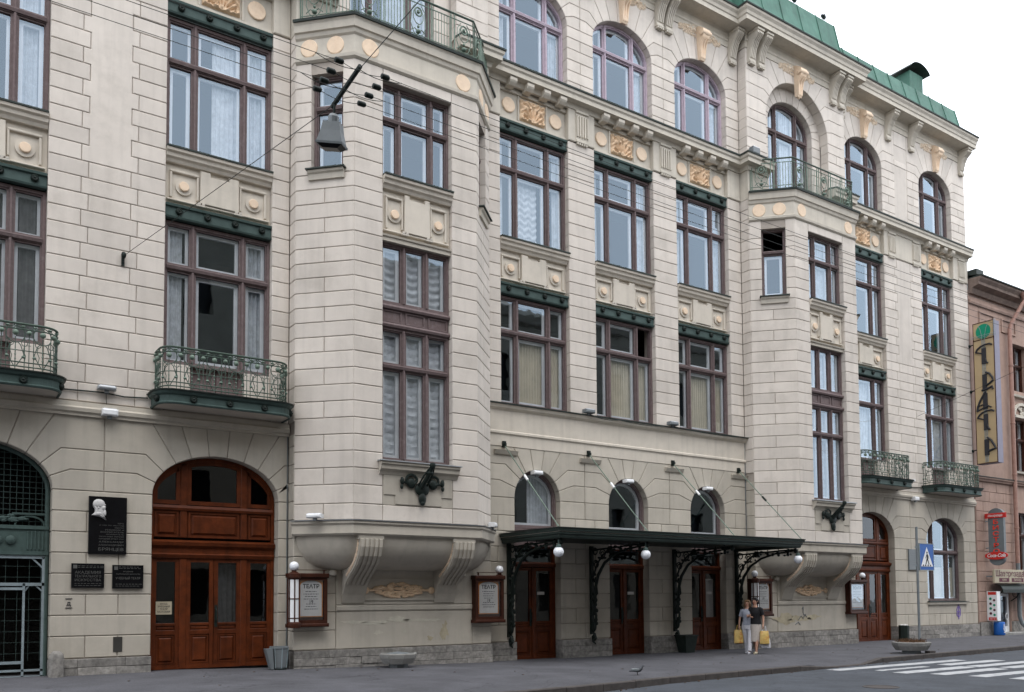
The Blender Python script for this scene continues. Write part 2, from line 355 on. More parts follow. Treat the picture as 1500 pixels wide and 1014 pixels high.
while x < 60:                                            # granite kerb stones, each its own piece
    L_ = random.uniform(.92, 1.18); x1 = x+L_; k0, k1 = kerb_y(x), kerb_y(x1); h = []
    for xx, kk in ((x+.006,k0),(x1-.006,k1)):
        zt = max(pave_z(xx, kk+.14)+.004+random.uniform(0,.006), ROADZ+.012); h.append((xx, kk, zt))
    (xa,ya,za),(xb,yb,zb) = h; q = .015
    mb = MB().add([(xa,ya,-.3),(xb,yb,-.3),(xb,yb+.14,-.3),(xa,ya+.14,-.3),(xa,ya,za-q),(xb,yb,zb-q),(xb,yb+q,zb),(xa,ya+q,za),(xb,yb+.14,zb),(xa,ya+.14,za)],
        [(0,1,5,4),(4,5,6,7),(7,6,8,9),(1,2,8,6,5),(0,4,7,9,3),(2,3,9,8)])
    ob('kerb_stone', mb, KERB, pavement); x = x1
mb = MB().box(-70,110,-21.5,-16.4,-.3,0); ob('far_pavement', mb, PAVE, kind='structure')
for (ya, xa, xb, worn) in [(-6.05,17.8,23.3,0),(-6.75,18.5,20.5,1),(-6.72,21.3,24.0,0),(-7.42,18.3,21.2,0),(-7.45,21.3,24.6,0),(-8.15,18.6,21.3,0),(-8.12,21.6,24.6,0),(-8.95,18.75,21.4,0),(-8.9,21.7,24.7,0),(-9.75,18.8,21.5,0),(-9.7,21.8,24.7,0),(-10.55,18.9,21.6,0),(-10.5,21.8,24.8,0),(-11.35,18.9,21.6,0),(-12.15,18.9,21.6,0)]:
    wd = .19 if not worn else .11; mb = MB(); n = 16; P = []
    for s_ in (0, 1):
        for i in range(n+1):
            t = i/n if s_ == 0 else 1-i/n; j_ = random.uniform(-.018,.018)
            P.append((xa+(xb-xa)*t+random.uniform(-.02,.02), ya+(-wd if s_ == 0 else wd)+j_, ROADZ+.004))
    mb.add(P, [tuple(range(len(P)))]); ob('crossing_stripe', mb, PAINT, road)
mb = MB().lathe([(.33,0),(.33,.008),(.30,.008),(.30,.004),(.02,.006)], (15.2,-9.0,ROADZ), 24); tag(ob('manhole_cover', mb, KERB, smooth=True), 'round dark manhole cover set into the road', 'manhole cover')
# ------------------------------------------------------------------ theatre: wall, rusticated blocks, mouldings
TH = thing('theatre_building', 'long pale rusticated theatre building with two bay windows and green roof', 'building')
CX = [13.64, 16.88, 20.13]; AX = [.71, 5.20]; DX = [28.64, 33.40]; BX = [9.335, 24.445]
XL, XR = -1.84, 35.62
PAV = [(6.75,11.92), (21.86,27.03)]; PY = -.35; BY = -1.34; HW = 1.14
BLK = []                                                  # (poly, loc, rz, front y, depth, material index)
def blk(poly, loc=(0,0,0), rz=0, yf=0, yb=.3, mi=0): BLK.append((poly, loc, rz, yf, yb, mi))
def rows(x0, x1, zs, joints=((),), loc=(0,0,0), rz=0, mi=0, yb=.3, yf=0):
    for i in range(len(zs)-1):
        c = [x0]+[x0+(x1-x0)*j for j in joints[i%len(joints)]]+[x1]
        for a, b in zip(c, c[1:]): blk([(a,zs[i]),(b,zs[i]),(b,zs[i+1]),(a,zs[i+1])], loc, rz, yf, yb, mi)
def zrange(a, b, p):
    n = max(1, round((b-a)/p)); return [a+(b-a)*i/n for i in range(n+1)]
def arch_pts(cx, hw, sp_, rz_, a0, a1, n): return [(cx-hw*math.cos(a0+(a1-a0)*i/n), sp_+rz_*math.sin(a0+(a1-a0)*i/n)) for i in range(n+1)]
def arch_fill(cx, hw, rz_, sp_, top, xl, xr, haunch, n, loc=(0,0,0), rz=0, mi=0, yb=.35, skip_key=False):
    for side, xs_ in ((1, xl), (-1, xr)):
        def P(i):
            a = math.pi*i/n; return (-hw*math.cos(a), sp_+rz_*math.sin(a))
        def K(i, z):
            a = math.pi*i/n; nx, nz = -math.cos(a)/hw, math.sin(a)/rz_; p = P(i); t = (z-p[1])/nz; return (p[0]+nx*t, z)
        X = (xs_-cx)*side; half = n//2
        for i in range(half):
            m = arch_pts(0, hw, sp_, rz_, math.pi*i/n, math.pi*(i+1)/n, 3)
            lo = [(X, sp_)] if i == 0 else ([K(i,haunch[i-1]), (X,haunch[i-1])] if i <= len(haunch) else [K(i,top)])
            hi = [(X,haunch[i]), K(i+1,haunch[i])] if i < len(haunch) else ([(X,top), K(i+1,top)] if i == len(haunch) else [K(i+1,top)])
            poly = [m[0]]+lo+hi+m[:0:-1]
            blk([(cx+side*x, z) for x, z in poly], loc, rz, 0, yb, mi)
        if side == 1 and not skip_key:
            m = arch_pts(0, hw, sp_, rz_, math.pi*half/n, math.pi*(half+1)/n, 3); a = K(half,top)
            blk([(cx+x,z) for x,z in [m[0],a,(-a[0],top)]+m[:0:-1]], loc, rz, 0, yb, mi)
def plate(outer, holes, y0, y1, loc=(0,0,0), rz=0, material=None, name='wall', parent=None):
    loops = [outer]+holes; V = [[Vector((x,z,0)) for x,z in l] for l in loops]; tri = tessellate_polygon(V)
    flat = [p for l in loops for p in l]; n = len(flat); mb = MB()
    mb.v = [(x,y0,z) for x,z in flat]+[(x,y1,z) for x,z in flat]
    for t in tri: mb.f += [tuple(t), tuple(i+n for i in reversed(t))]; mb.m += [0,0]
    k = 0
    for l in loops:
        for i in range(len(l)): a, b = k+i, k+(i+1)%len(l); mb.f.append((a,b,b+n,a+n)); mb.m.append(0)
        k += len(l)
    return ob(name, mb, material or CORE, parent or TH, loc, rz)
def rect(x0, x1, z0, z1): return [(x0,z0),(x1,z0),(x1,z1),(x0,z1)]
def arch_hole(cx, hw, z0, sp_, rz_, g=.05): return [(cx-hw-g,z0),(cx+hw+g,z0)]+arch_pts(cx, -hw-g, sp_, rz_+g, 0, math.pi, 16)
G0 = [.50]+[.52+.41*k for k in range(1,9)]               # ground floor courses up to 3.80
DSP, DRZ, DHW = 3.80, .89, 1.32                           # big door arches
CSP, CRZ, CHW = 4.27, .79, .745                           # small arches over the canopy doors
F4S, F4R = 17.85, .80
Z2A, Z2C, ZF = 5.52, 6.74, 15.46
UP = zrange(7.10, 14.50, .343); LOWA = zrange(Z2A+.06, 7.10, .343)
F4Z = zrange(15.93, F4S, .33)
Z4T = 19.55
# --- wall cores
hA = [rect(c-HW-.012,c+HW+.012,Z2A+.35,ZF) for c in AX]+[arch_hole(c,HW,15.93,F4S,F4R) for c in AX]+[arch_hole(AX[0],DHW,-.3,DSP,DRZ),arch_hole(AX[1],DHW,-.3,DSP,DRZ)]
plate(rect(XL,6.75,-.4,20.1), hA, .025, .5)
hC = [rect(c-HW-.012,c+HW+.012,Z2C,ZF) for c in CX]+[arch_hole(c,HW,15.93,F4S,F4R) for c in CX]+[arch_hole(c,CHW,-.3,CSP,CRZ) for c in CX]
plate(rect(11.92,21.86,-.4,20.1), hC, .025, .5)
dwin = [(DX[1]-DHW-.05,1.38),(DX[1]+DHW+.05,1.38)]+arch_pts(DX[1], -DHW-.05, DSP, DRZ+.05, 0, math.pi, 16)
hD = [rect(c-HW-.012,c+HW+.012,Z2A+.35,ZF) for c in DX]+[arch_hole(c,HW,15.93,F4S,F4R) for c in DX]+[arch_hole(DX[0],DHW,-.3,DSP,DRZ), dwin]
plate(rect(27.03,XR,-.4,20.1), hD, .025, .5)
WALL = TH.children[1]
for (a, b), c in zip(PAV, BX):
    plate(rect(a+.03,b-.03,14.2,20.1), [arch_hole(c,1.62,14.7,17.55,1.55)], .025, .32, (0,PY,0))
    plate(rect(a+.02,b-.02,14.2,19.8), [arch_hole(c,1.15,14.72,17.75,.85)], .345, .62, (0,PY,0), material=STUCCO)
    plate(rect(a+.03,b-.03,-.4,3.2), [], .025, .5, (0,PY,0))
    mb = MB(); mb.box(a+.03,a+.3,PY+.03,.3,-.4,20.1); mb.box(b-.3,b-.03,PY+.03,.3,-.4,20.1); ob('wall', mb, CORE, TH)
# --- ground floor of the side wings
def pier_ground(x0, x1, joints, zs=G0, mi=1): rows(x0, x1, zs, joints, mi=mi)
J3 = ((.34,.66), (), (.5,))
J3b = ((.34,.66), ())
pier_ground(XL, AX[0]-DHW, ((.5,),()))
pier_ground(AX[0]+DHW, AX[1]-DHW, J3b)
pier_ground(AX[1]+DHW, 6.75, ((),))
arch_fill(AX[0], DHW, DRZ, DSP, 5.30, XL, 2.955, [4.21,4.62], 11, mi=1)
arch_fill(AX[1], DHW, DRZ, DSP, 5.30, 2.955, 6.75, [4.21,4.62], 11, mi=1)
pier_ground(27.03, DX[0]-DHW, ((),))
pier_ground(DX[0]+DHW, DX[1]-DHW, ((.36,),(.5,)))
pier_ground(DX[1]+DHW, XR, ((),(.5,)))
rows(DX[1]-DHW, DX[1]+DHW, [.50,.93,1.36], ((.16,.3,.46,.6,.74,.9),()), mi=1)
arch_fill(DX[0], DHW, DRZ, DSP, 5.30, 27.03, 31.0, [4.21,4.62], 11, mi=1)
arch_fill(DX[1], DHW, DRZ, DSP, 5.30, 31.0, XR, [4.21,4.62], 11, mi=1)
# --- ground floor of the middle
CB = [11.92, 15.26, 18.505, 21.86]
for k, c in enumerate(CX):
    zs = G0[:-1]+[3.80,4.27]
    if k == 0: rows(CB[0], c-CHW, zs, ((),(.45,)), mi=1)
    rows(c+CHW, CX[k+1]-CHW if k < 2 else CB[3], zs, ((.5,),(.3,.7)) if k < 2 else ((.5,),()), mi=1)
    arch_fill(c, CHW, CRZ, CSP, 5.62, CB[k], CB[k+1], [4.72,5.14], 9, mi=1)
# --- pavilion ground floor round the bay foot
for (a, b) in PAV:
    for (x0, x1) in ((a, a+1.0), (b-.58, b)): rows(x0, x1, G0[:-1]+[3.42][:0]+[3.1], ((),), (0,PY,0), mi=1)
# --- piers of the two upper storeys
def pier_up(x0, x1, zs, joints=((),)): rows(x0, x1, zs, joints)
pier_up(XL, AX[0]-HW, LOWA[:-1]+UP, ((.5,),()))
def pier_quoin(x0, x1):
    zlow = LOWA[:-1]+[z for z in UP if z < 10.6]; k0 = len(zlow)-1
    ja, jb = (.27,.75), (.33,.69)
    rows(x0, x1, zlow, (ja, jb))
    zq = [z for z in UP if z >= zlow[-1]-.001]; L_ = []; Rr = []
    for i in range(len(zq)-1):
        j = ja if (i+k0)%2 == 0 else jb; xa, xb = x0+(x1-x0)*j[0], x0+(x1-x0)*j[1]
        blk(rect(x0,xa,zq[i],zq[i+1])); blk(rect(xb,x1,zq[i],zq[i+1])); L_ += [(xa,zq[i]),(xa,zq[i+1])]; Rr += [(xb,zq[i]),(xb,zq[i+1])]
    blk(Rr+L_[::-1])
pier_quoin(AX[0]+HW, AX[1]-HW); pier_quoin(DX[0]+HW, DX[1]-HW)
pier_up(AX[1]+HW, 6.75, LOWA[:-1]+UP); pier_up(27.03, DX[0]-HW, LOWA[:-1]+UP); pier_up(DX[1]+HW, XR, LOWA[:-1]+UP)
pz = zrange(Z2C, 7.10, .36)[:-1]+UP
pier_up(11.92, CX[0]-HW, pz); pier_up(CX[0]+HW, CX[1]-HW, pz); pier_up(CX[1]+HW, CX[2]-HW, pz); pier_up(CX[2]+HW, 21.86, pz)
# --- top storey
def f4(cs, x0, x1):
    bd = [x0]+[(a+b)/2 for a, b in zip(cs, cs[1:])]+[x1]
    ed = [x0]+[e for c in cs for e in (c-HW, c+HW)]+[x1]
    for a_, b_ in zip(ed[::2], ed[1::2]): rows(a_, b_, F4Z, ((.5,),()) if b_-a_ > .8 else ((),))
    for k, c in enumerate(cs):
        arch_fill(c, HW, F4R, F4S, Z4T, bd[k], bd[k+1], [18.2,18.55], 11)
f4(CX, 11.92, 21.86); f4(AX, XL, 6.75)
# right wing: sunk panels in the pier between the two windows
for k, c in enumerate(DX):
    x0 = 27.03 if k == 0 else 31.45; x1 = 30.62 if k == 0 else XR
    rows(x0, c-HW, F4Z, ((),(.5,))); rows(c+HW, x1, F4Z, ((.5,),())); arch_fill(c, HW, F4R, F4S, Z4T, x0, x1, [18.2,18.55], 11)
ob('sunk_panel', MB().box(30.60,31.47,.016,.3,15.93,18.2).box(30.60,31.47,.016,.3,18.42,19.0), STUCCO, TH)
blk(rect(30.62,31.45,18.2,18.42)); blk(rect(30.62,31.45,19.0,Z4T))
for (a, b), c in zip(PAV, BX):
    lo = (0,PY,0); zz = zrange(15.93, 17.55, .33); hh = [18.0,18.42,18.85]
    rows(a, c-1.62, zz, ((),), lo); rows(c+1.62, b, zz, ((),(.5,)), lo)
    arch_fill(c, 1.62, 1.55, 17.55, Z4T, a, b, hh, 13, lo)
    lo = (0,PY+.32,0); zi = zrange(14.75, 17.75, .33)
    for s_ in (-1, 1):
        x0, x1 = sorted((c+s_*1.15, c+s_*1.60)); rows(x0, x1, zi, ((),), lo)
    n = 13                                                # ring of voussoirs of the inner arch
    for i in range(n):
        a0, a1 = math.pi*i/n, math.pi*(i+1)/n
        blk(arch_pts(c,1.15,17.75,.85,a0,a1,3)+arch_pts(c,1.60,17.75,1.30,a0,a1,3)[::-1], lo)
    ob('pavilion_cap', MB().box(a-.004,a+.3,PY-.004,.1,14.50,15.46).box(a+.3,c-1.60,PY-.004,PY+.3,14.50,15.46), TRIM, TH); ob('pavilion_cap', MB().box(b-.3,b+.004,PY-.004,.1,14.50,15.46).box(c+1.60,b-.3,PY-.004,PY+.3,14.50,15.46), TRIM, TH)
    # short returns of the pavilion
    rows(0, .345, LOWA[:-1]+UP, ((),), (a,0,0), -math.pi/2, yb=.2); rows(0, .345, F4Z+[18.2,18.55,18.9,19.25,Z4T], ((),), (a,0,0), -math.pi/2, yb=.2); rows(0, .345, G0+[4.21,4.62,5.03,5.3], ((),), (a,0,0), -math.pi/2, mi=1, yb=.2)
    rows(0, .345, LOWA[:-1]+UP, ((),), (b,PY,0), math.pi/2, yb=.2); rows(0, .345, F4Z+[18.2,18.55,18.9,19.25,Z4T], ((),), (b,PY,0), math.pi/2, yb=.2); rows(0, .345, G0+[4.21,4.62,5.03,5.3], ((),), (b,PY,0), math.pi/2, mi=1, yb=.2)
# --- bays
BZ = [3.36,3.72,4.14]+zrange(4.14,7.10,.37)[1:]+[z for z in UP[1:] if z < 13.4]+[13.72]
SL = .99*math.sqrt(2); FW0, FW1 = .70, 2.49; FL = 3.19
F2Z0, F2Z1, F3Z0, F3Z1 = 4.72, 9.76, 11.26, 13.46
for (a, b), c in zip(PAV, BX):
    lf = (a+.99, BY, 0); ll = (a, PY, 0); lr = (b-.99, BY, 0)
    plate(rect(0,FL,3.3,14.0), [rect(FW0-.03,FW1+.03,F2Z0-.9,F3Z1)], .025, .4, lf)
    w0, w1 = .38, 1.12
    plate(rect(0,SL,3.3,14.0), [rect(w0-.012,w1+.012,11.22,F3Z1)], .025, .35, ll, -math.pi/4)
    plate(rect(0,SL,3.3,14.0), [rect(SL-w1-.012,SL-w0+.012,11.22,F3Z1)], .025, .35, lr, math.pi/4)
    zlow = [z for z in BZ if z <= 4.3]
    # front: piers, apron, spandrel, head
    rows(0, FW0, [z for z in BZ], ((),), lf); rows(FW1, FL, [z for z in BZ], ((),), lf)
    rows(FW0, FW1, [3.36,3.72], ((),), lf); rows(FW0, FW1, [F3Z1+.002,13.72], ((),), lf)
    for loc_, rz_, u0, u1 in ((ll,-math.pi/4,w0,w1),(lr,math.pi/4,SL-w1,SL-w0)):
        k = 0
        for z0, z1 in zip(BZ, BZ[1:]):
            k += 1
            if z1 <= 11.2: rows(0, SL, [z0,z1], ((.5,),) if k%2 else ((),), loc_, rz_)
            elif z0 < 11.0: rows(0, SL, [z0,11.22], ((),), loc_, rz_); rows(0, u0, [11.22,z1], ((),), loc_, rz_); rows(u1, SL, [11.22,z1], ((),), loc_, rz_)
            elif z0 >= F3Z1-.05: rows(0, SL, [z0,z1], ((),), loc_, rz_)
            else: rows(0, u0, [z0,z1], ((),), loc_, rz_); rows(u1, SL, [z0,z1], ((),), loc_, rz_)
# choose the blocks that show largest: they become pieces, the rest one joined part
def world_pts(poly, loc, rz, yf):
    c, s = math.cos(rz), math.sin(rz); return [(loc[0]+x*c-yf*s, loc[1]+x*s+yf*c, z) for x, z in poly]
scored = []
for k, (poly, loc, rz, yf, yb, mi) in enumerate(BLK):
    q = [project(p) for p in world_pts(poly, loc, rz, yf)]
    if any(p is None for p in q): scored.append((0, k)); continue
    mxx = sum(p[0] for p in q)/len(q); myy = sum(p[1] for p in q)/len(q)
    scored.append((-area2(q) if (0 < mxx < 1500 and 0 < myy < 1014) else 0, k))
scored.sort(reverse=True); top = set(k for a_, k in scored[:300])
rest = MB()
for k, (poly, loc, rz, yf, yb, mi) in enumerate(BLK):
    mb = MB(); yj = yf+random.uniform(-.0015,.0015); mb.block(poly, yj, yb, .007, .012)
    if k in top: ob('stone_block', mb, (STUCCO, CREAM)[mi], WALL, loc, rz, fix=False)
    else:
        c, s = math.cos(rz), math.sin(rz)
        mb.v = [(loc[0]+x*c-y*s, loc[1]+x*s+y*c, z+loc[2]) for x, y, z in mb.v]; merge(rest, mb, mi)
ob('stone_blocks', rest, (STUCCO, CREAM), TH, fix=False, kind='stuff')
print('blocks', len(BLK))
# --- granite plinth stones
def plinth(x0, x1, y, n=None):
    for z0, z1, ln in ((-.3,.15,.9),(.15,.32,.55),(.32,.49,.7)):
        n = max(1, round((x1-x0)/ln)); c = [x0+(x1-x0)*(i+random.uniform(-.25,.25)*(0 < i < n))/n for i in range(n+1)]
        for a, b in zip(c, c[1:]):
            ob('plinth_stone', MB().block(rect(a,b,z0,z1+random.uniform(-.003,.003)), y-.06+random.uniform(-.012,.008), y+.25, .002, .008), GRANITE, WALL)
for x0, x1 in ((XL,AX[0]-DHW),(AX[0]+DHW,AX[1]-DHW),(AX[1]+DHW,6.74),(11.93,CX[0]-CHW),(CX[0]+CHW,CX[1]-CHW),(CX[1]+CHW,CX[2]-CHW),(CX[2]+CHW,21.85),(27.04,DX[0]-DHW),(DX[0]+DHW,XR)): plinth(x0, x1, 0)
for a, b in PAV: plinth(a, b, PY)
# --- mouldings
def mould(prof, path, m=TRIM, name='moulding'): return ob(name, MB().sweep(prof, path), m, TH)
pA = [(XL,0),(6.75,0)]; pC = [(11.92,0),(21.86,0)]; pD = [(27.03,0),(XR,0)]
for p in (pA, pD):                                        # belt over the ground floor
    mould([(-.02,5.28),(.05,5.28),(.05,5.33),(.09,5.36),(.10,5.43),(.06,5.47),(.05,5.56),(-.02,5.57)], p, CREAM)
mould([(-.02,5.62),(.012,5.62),(.012,5.92),(.05,5.95),(.05,6.0),(.02,6.03),(.02,6.56),(.10,6.62),(.14,6.70),(-.02,6.72)], pC, SPAN)
mould([(-.02,6.725),(.165,6.705),(.17,6.735),(-.02,6.765)], pC, METALCAP, 'ledge_flashing')
for p in (pA, pC, pD): mould([(-.02,14.42),(.03,14.42),(.045,14.47),(.03,14.52),(-.02,14.52)], p, TRIM) if False else None
lpaths = [[(XL,0),(6.75,0),(6.75,PY),(BX[0]-1.60,PY)], [(BX[0]+1.60,PY),(11.92,PY),(11.92,0),(21.86,0),(21.86,PY),(BX[1]-1.60,PY)], [(BX[1]+1.60,PY),(27.03,PY),(27.03,0),(XR,0)]]
for p in lpaths:
    mould([(-.02,15.44),(.05,15.44),(.07,15.50),(.10,15.56),(.27,15.58),(.27,15.70),(.31,15.74),(.32,15.82),(-.02,15.88)], p, TRIM, 'storey_cornice')
    mould([(-.02,15.885),(.345,15.822),(.35,15.868),(-.02,15.955)], p, METALCAP, 'ledge_flashing')
pT = [(XL,0),(6.75,0),(6.75,PY),(11.92,PY),(11.92,0),(21.86,0),(21.86,PY),(27.03,PY),(27.03,0),(XR,0)]
mould([(-.02,Z4T),(.02,Z4T),(.02,19.72),(.05,19.75),(.05,19.80),(-.02,19.82)], pT, TRIM)
mould([(-.02,19.82),(.02,19.82),(.05,19.98),(.10,20.02),(.55,20.02),(.55,20.16),(.58,20.18),(.60,20.27),(.66,20.34),(.67,20.41),(-.02,20.45)], pT, TRIM, 'cornice')
mould([(.60,20.42),(.70,20.405),(.71,20.45),(.55,20.50)], pT, METALCAP, 'gutter_edge')
# --- fluted capitals, consoles, modillions on the piers
flute = MB(); flute.box(-.22,.22,-.05,.1,14.60,15.36)
for i in range(5): flute.box(-.18+i*.09-.02,-.18+i*.09+.02,-.095,-.05,14.68,15.28)
flute.bbox(-.23,.23,-.09,.1,15.36,15.43); flute.bbox(-.22,.22,-.07,.1,14.52,14.60)
for i in range(5): flute.box(-.16+i*.08-.022,-.16+i*.08+.022,-.065,.05,14.46,14.515)
fm = flute.mesh('fluted_capital')
for xc in (-1.12, 2.35, 3.55, 6.50, 15.26, 18.505, 12.2, 21.58, 27.25, 30.25, 31.85, 35.1): 
    if xc in (12.2, 21.58, 27.25, 6.50): continue
    ob('fluted_capital', fm, TRIM, TH, (xc,0,0))
def panel_pier(x0, x1): ob('pier_cap', MB().bbox(x0,x1,-.03,.3,14.52,15.44,.02), TRIM, TH)
for x0, x1 in ((XL,AX[0]-HW),(AX[0]+HW,AX[1]-HW),(AX[1]+HW,6.74),(11.93,CX[0]-HW),(CX[0]+HW,CX[1]-HW),(CX[1]+HW,CX[2]-HW),(CX[2]+HW,21.85),(27.04,DX[0]-HW),(DX[0]+HW,DX[1]-HW),(DX[1]+HW,XR)): panel_pier(x0+.002, x1-.002)
modm = MB().ybar([(.05,15.55),(-.24,15.55),(-.24,15.47),(-.21,15.42),(-.15,15.36),(.05,15.36)], -.11, .11).mesh('modillion')
discm = MB().lathe([(.205,.03),(.205,-.02),(.19,-.032),(.0,-.033)], (0,0,0), 28, 'y').mesh('roundel')
smalld = MB().lathe([(.102,.03),(.102,-.026),(.092,-.036),(0,-.037)], (0,0,0), 22, 'y').mesh('roundel')
def cartouche(wd, hh, seed):                              # carved shell with leaves
    rn = random.Random(seed); n, m = 44, 26; mb = MB(); n_ = [[rn.uniform(0,6.28) for _ in range(3)] for _ in range(4)]
    for j in range(m+1):
        for i in range(n+1):
            u, v = i/n*2-1, j/m*2-1; a = math.atan2(v+1.05, u*1.3); r_ = math.hypot(u*1.2, v+1.05)
            edge = min(1, min(1-abs(u), 1-abs(v))*9)
            shell = (.5+.5*math.cos(a*18))*(1 if .45 < r_ < 1.25 and v > -.75 else 0)*.8 + (.6 if .25 < r_ < .45 else 0)
            sc = math.sin(abs(u)*10+2.2*math.sin(v*4+.6))*math.cos(v*8+1.6*math.sin(abs(u)*6+1.0))
            lf = .5+.5*sc if r_ >= 1.25 or abs(u) > .75 or v < -.7 else shell
            h = -.010-.095*max(0,min(1,lf))*edge + rn.uniform(-.006,.006)*edge if edge > 0 else .02
            mb.v.append((u*wd/2, h if edge > .01 else .02, v*hh/2))
    for j in range(m):
        for i in range(n): a = j*(n+1)+i; mb.f.append((a,a+1,a+n+2,a+n+1)); mb.m.append(0)
    return mb
cartm = cartouche(.84,.60,3).mesh('carved_cartouche', True)
beam_prof = [(.10,0),(-.04,0),(-.055,.035),(-.02,.05),(-.02,.23),(-.06,.25),(-.07,.30),(.10,.30)]
rosem = MB().lathe([(.075,.02),(.075,-.02),(.05,-.05),(.03,-.045),(.0,-.07)], (0,0,0), 10, 'y').mesh('beam_rosette', True)
def lintel(c, z, y=.08):
    z += .03
    o = ob('lintel_beam', MB().ybar([(y+p,z+q) for p,q in beam_prof], c-HW+.004, c+HW-.004), BEAM, TH)
    for i in range(4): ob('beam_rosette', rosem, IRON, o, (c-HW+.28+i*(2*HW-.5)/3, y-.04, z+.16))
def spandrel(c, z0, z1, y=.10, w_=None, loc=(0,0,0), clips=True):  # panel under an upper window, z1 = sill top
    hw = w_ or HW; k = ob('spandrel', MB().box(c-hw,c+hw,y+.06,y+.3,z0,z1-.28), SPAN, TH, loc)
    s_ = MB().ybar([(y+.2,z1-.30),(y-.02,z1-.30),(y-.05,z1-.24),(y-.10,z1-.20),(y-.11,z1-.13),(y-.16,z1-.10),(y-.17,z1-.04),(y+.2,z1-.03)], c-hw+.003, c+hw-.003)
    ob('sill', s_, SPAN, k); ob('sill_flashing', MB().ybar([(y+.2,z1-.025),(y-.19,z1-.035),(y-.19,z1-.0),(y+.2,z1+.012)], c-hw+.003, c+hw-.003), METALCAP, k)
    t = z1-.34; bt = z0+.16; tb = MB(); q = .40*hw/HW
    tb.block([(c-q-.02,bt),(c+q+.02,bt),(c+q-.02+.03,t),(c+.2,t),(c+.2,t-.09),(c-.2,t-.09),(c-.2,t),(c-q-.01,t)], y-.03, y+.1, 0, .012)
    ob('tablet', tb, SPAN, k)
    for s2 in (-1, 1):
        xa, xb = sorted((c+s2*(q+.04), c+s2*(hw-.10))); fr = MB(); zt = t-.10
        fr.bbox(xa,xb,y,y+.1,zt-.05,zt,.012); e = xb if s2 > 0 else xa; i_ = xa if s2 > 0 else xb
        fr.bbox(min(i_,i_+s2*.04),max(i_,i_+s2*.04),y,y+.1,bt+.06,zt-.052,.012); fr.bbox(min(e,e-s2*.05),max(e,e-s2*.05),y+.008,y+.1,bt+.02,zt-.052,.01)
        rx = e-s2*.29*hw/HW; rzc = (bt+zt)/2-.02
        fr.prism(circ(rx,rzc,.175,22)[::1], y+.02, y+.1)
        ob('panel_frame', fr, SPAN, k); ob('roundel', smalld, PEACH, k, (rx, y+.006, rzc))
    bar = MB(); bar.bbox(c-hw+.04,c+hw-.04,y-.01,y+.1,bt-.055,bt-.02,.01)
    ob('panel_moulding', bar, SPAN, k)
    if clips:
        for s2 in (-1, 1): ob('clip', MB().box(c+s2*q-.09,c+s2*q+.09,y-.04,y+.05,bt-.07,bt-.035).box(c+s2*q-.07,c+s2*q-.01,y-.04,y+.02,bt-.03,bt+.01).box(c+s2*q+.02,c+s2*q+.08,y-.04,y+.02,bt-.03,bt+.01), SOFFIT, k)
for c in AX+CX+DX:
    lintel(c, 9.70); lintel(c, 14.17); spandrel(c, 10.03, 11.25)
    f = ob('frieze_panel', MB().box(c-HW,c+HW,.13,.4,14.50,15.45).bbox(c-HW+.0,c+HW-.0,.08,.14,14.50,14.60,.01).bbox(c-.50,c-.45,.09,.14,14.61,15.32,.01).bbox(c+.45,c+.50,.09,.14,14.61,15.32,.01).bbox(c-HW,c+HW,.07,.14,15.32,15.45,.01), TRIM, TH)
    for s2 in (-1, 1): ob('roundel', discm, PEACH, f, (c+s2*.79, .115, 14.97))
    ob('carved_cartouche', cartm, OCHRE, f, (c, .12, 14.96))
    for i in range(4): ob('modillion', modm, TRIM, f, (c-.84+i*.56, 0, 0))
# consoles under the main cornice: fluted scroll brackets
cprof = [(.0,19.06),(-.06,19.06),(-.10,19.12),(-.09,19.20),(-.11,19.32),(-.16,19.50),(-.26,19.68),(-.38,19.78),(-.46,19.84),(-.46,20.0),(.0,20.0)]
con = MB().ybar(cprof, -.145, .145); con.bbox(-.165,.165,-.50,0,19.93,20.005,.01)
for i in range(4):
    xx = -.105+i*.07; con.ybar([(p[0]-.035,p[1]) for p in cprof[3:9]]+[(p[0]+.02,p[1]) for p in cprof[8:2:-1]], xx-.02, xx+.02)
    con.box(xx-.022,xx+.022,-.13,-.02,18.99,19.05)
con.bbox(-.15,.15,-.13,.02,19.05,19.11,.01)
conm = con.mesh('console')
for xc in [-1.6,-.85,2.28,2.66,3.30,3.68,6.5,12.2,15.08,15.45,18.32,18.70,21.55,27.3,30.18,31.72,35.3]: ob('console', conm, TRIM, TH, (xc,0,0))
for a, b in PAV:
    for xc in (a+.22,a+.68,b-.68,b-.22): ob('console', conm, TRIM, TH, (xc,PY,0))
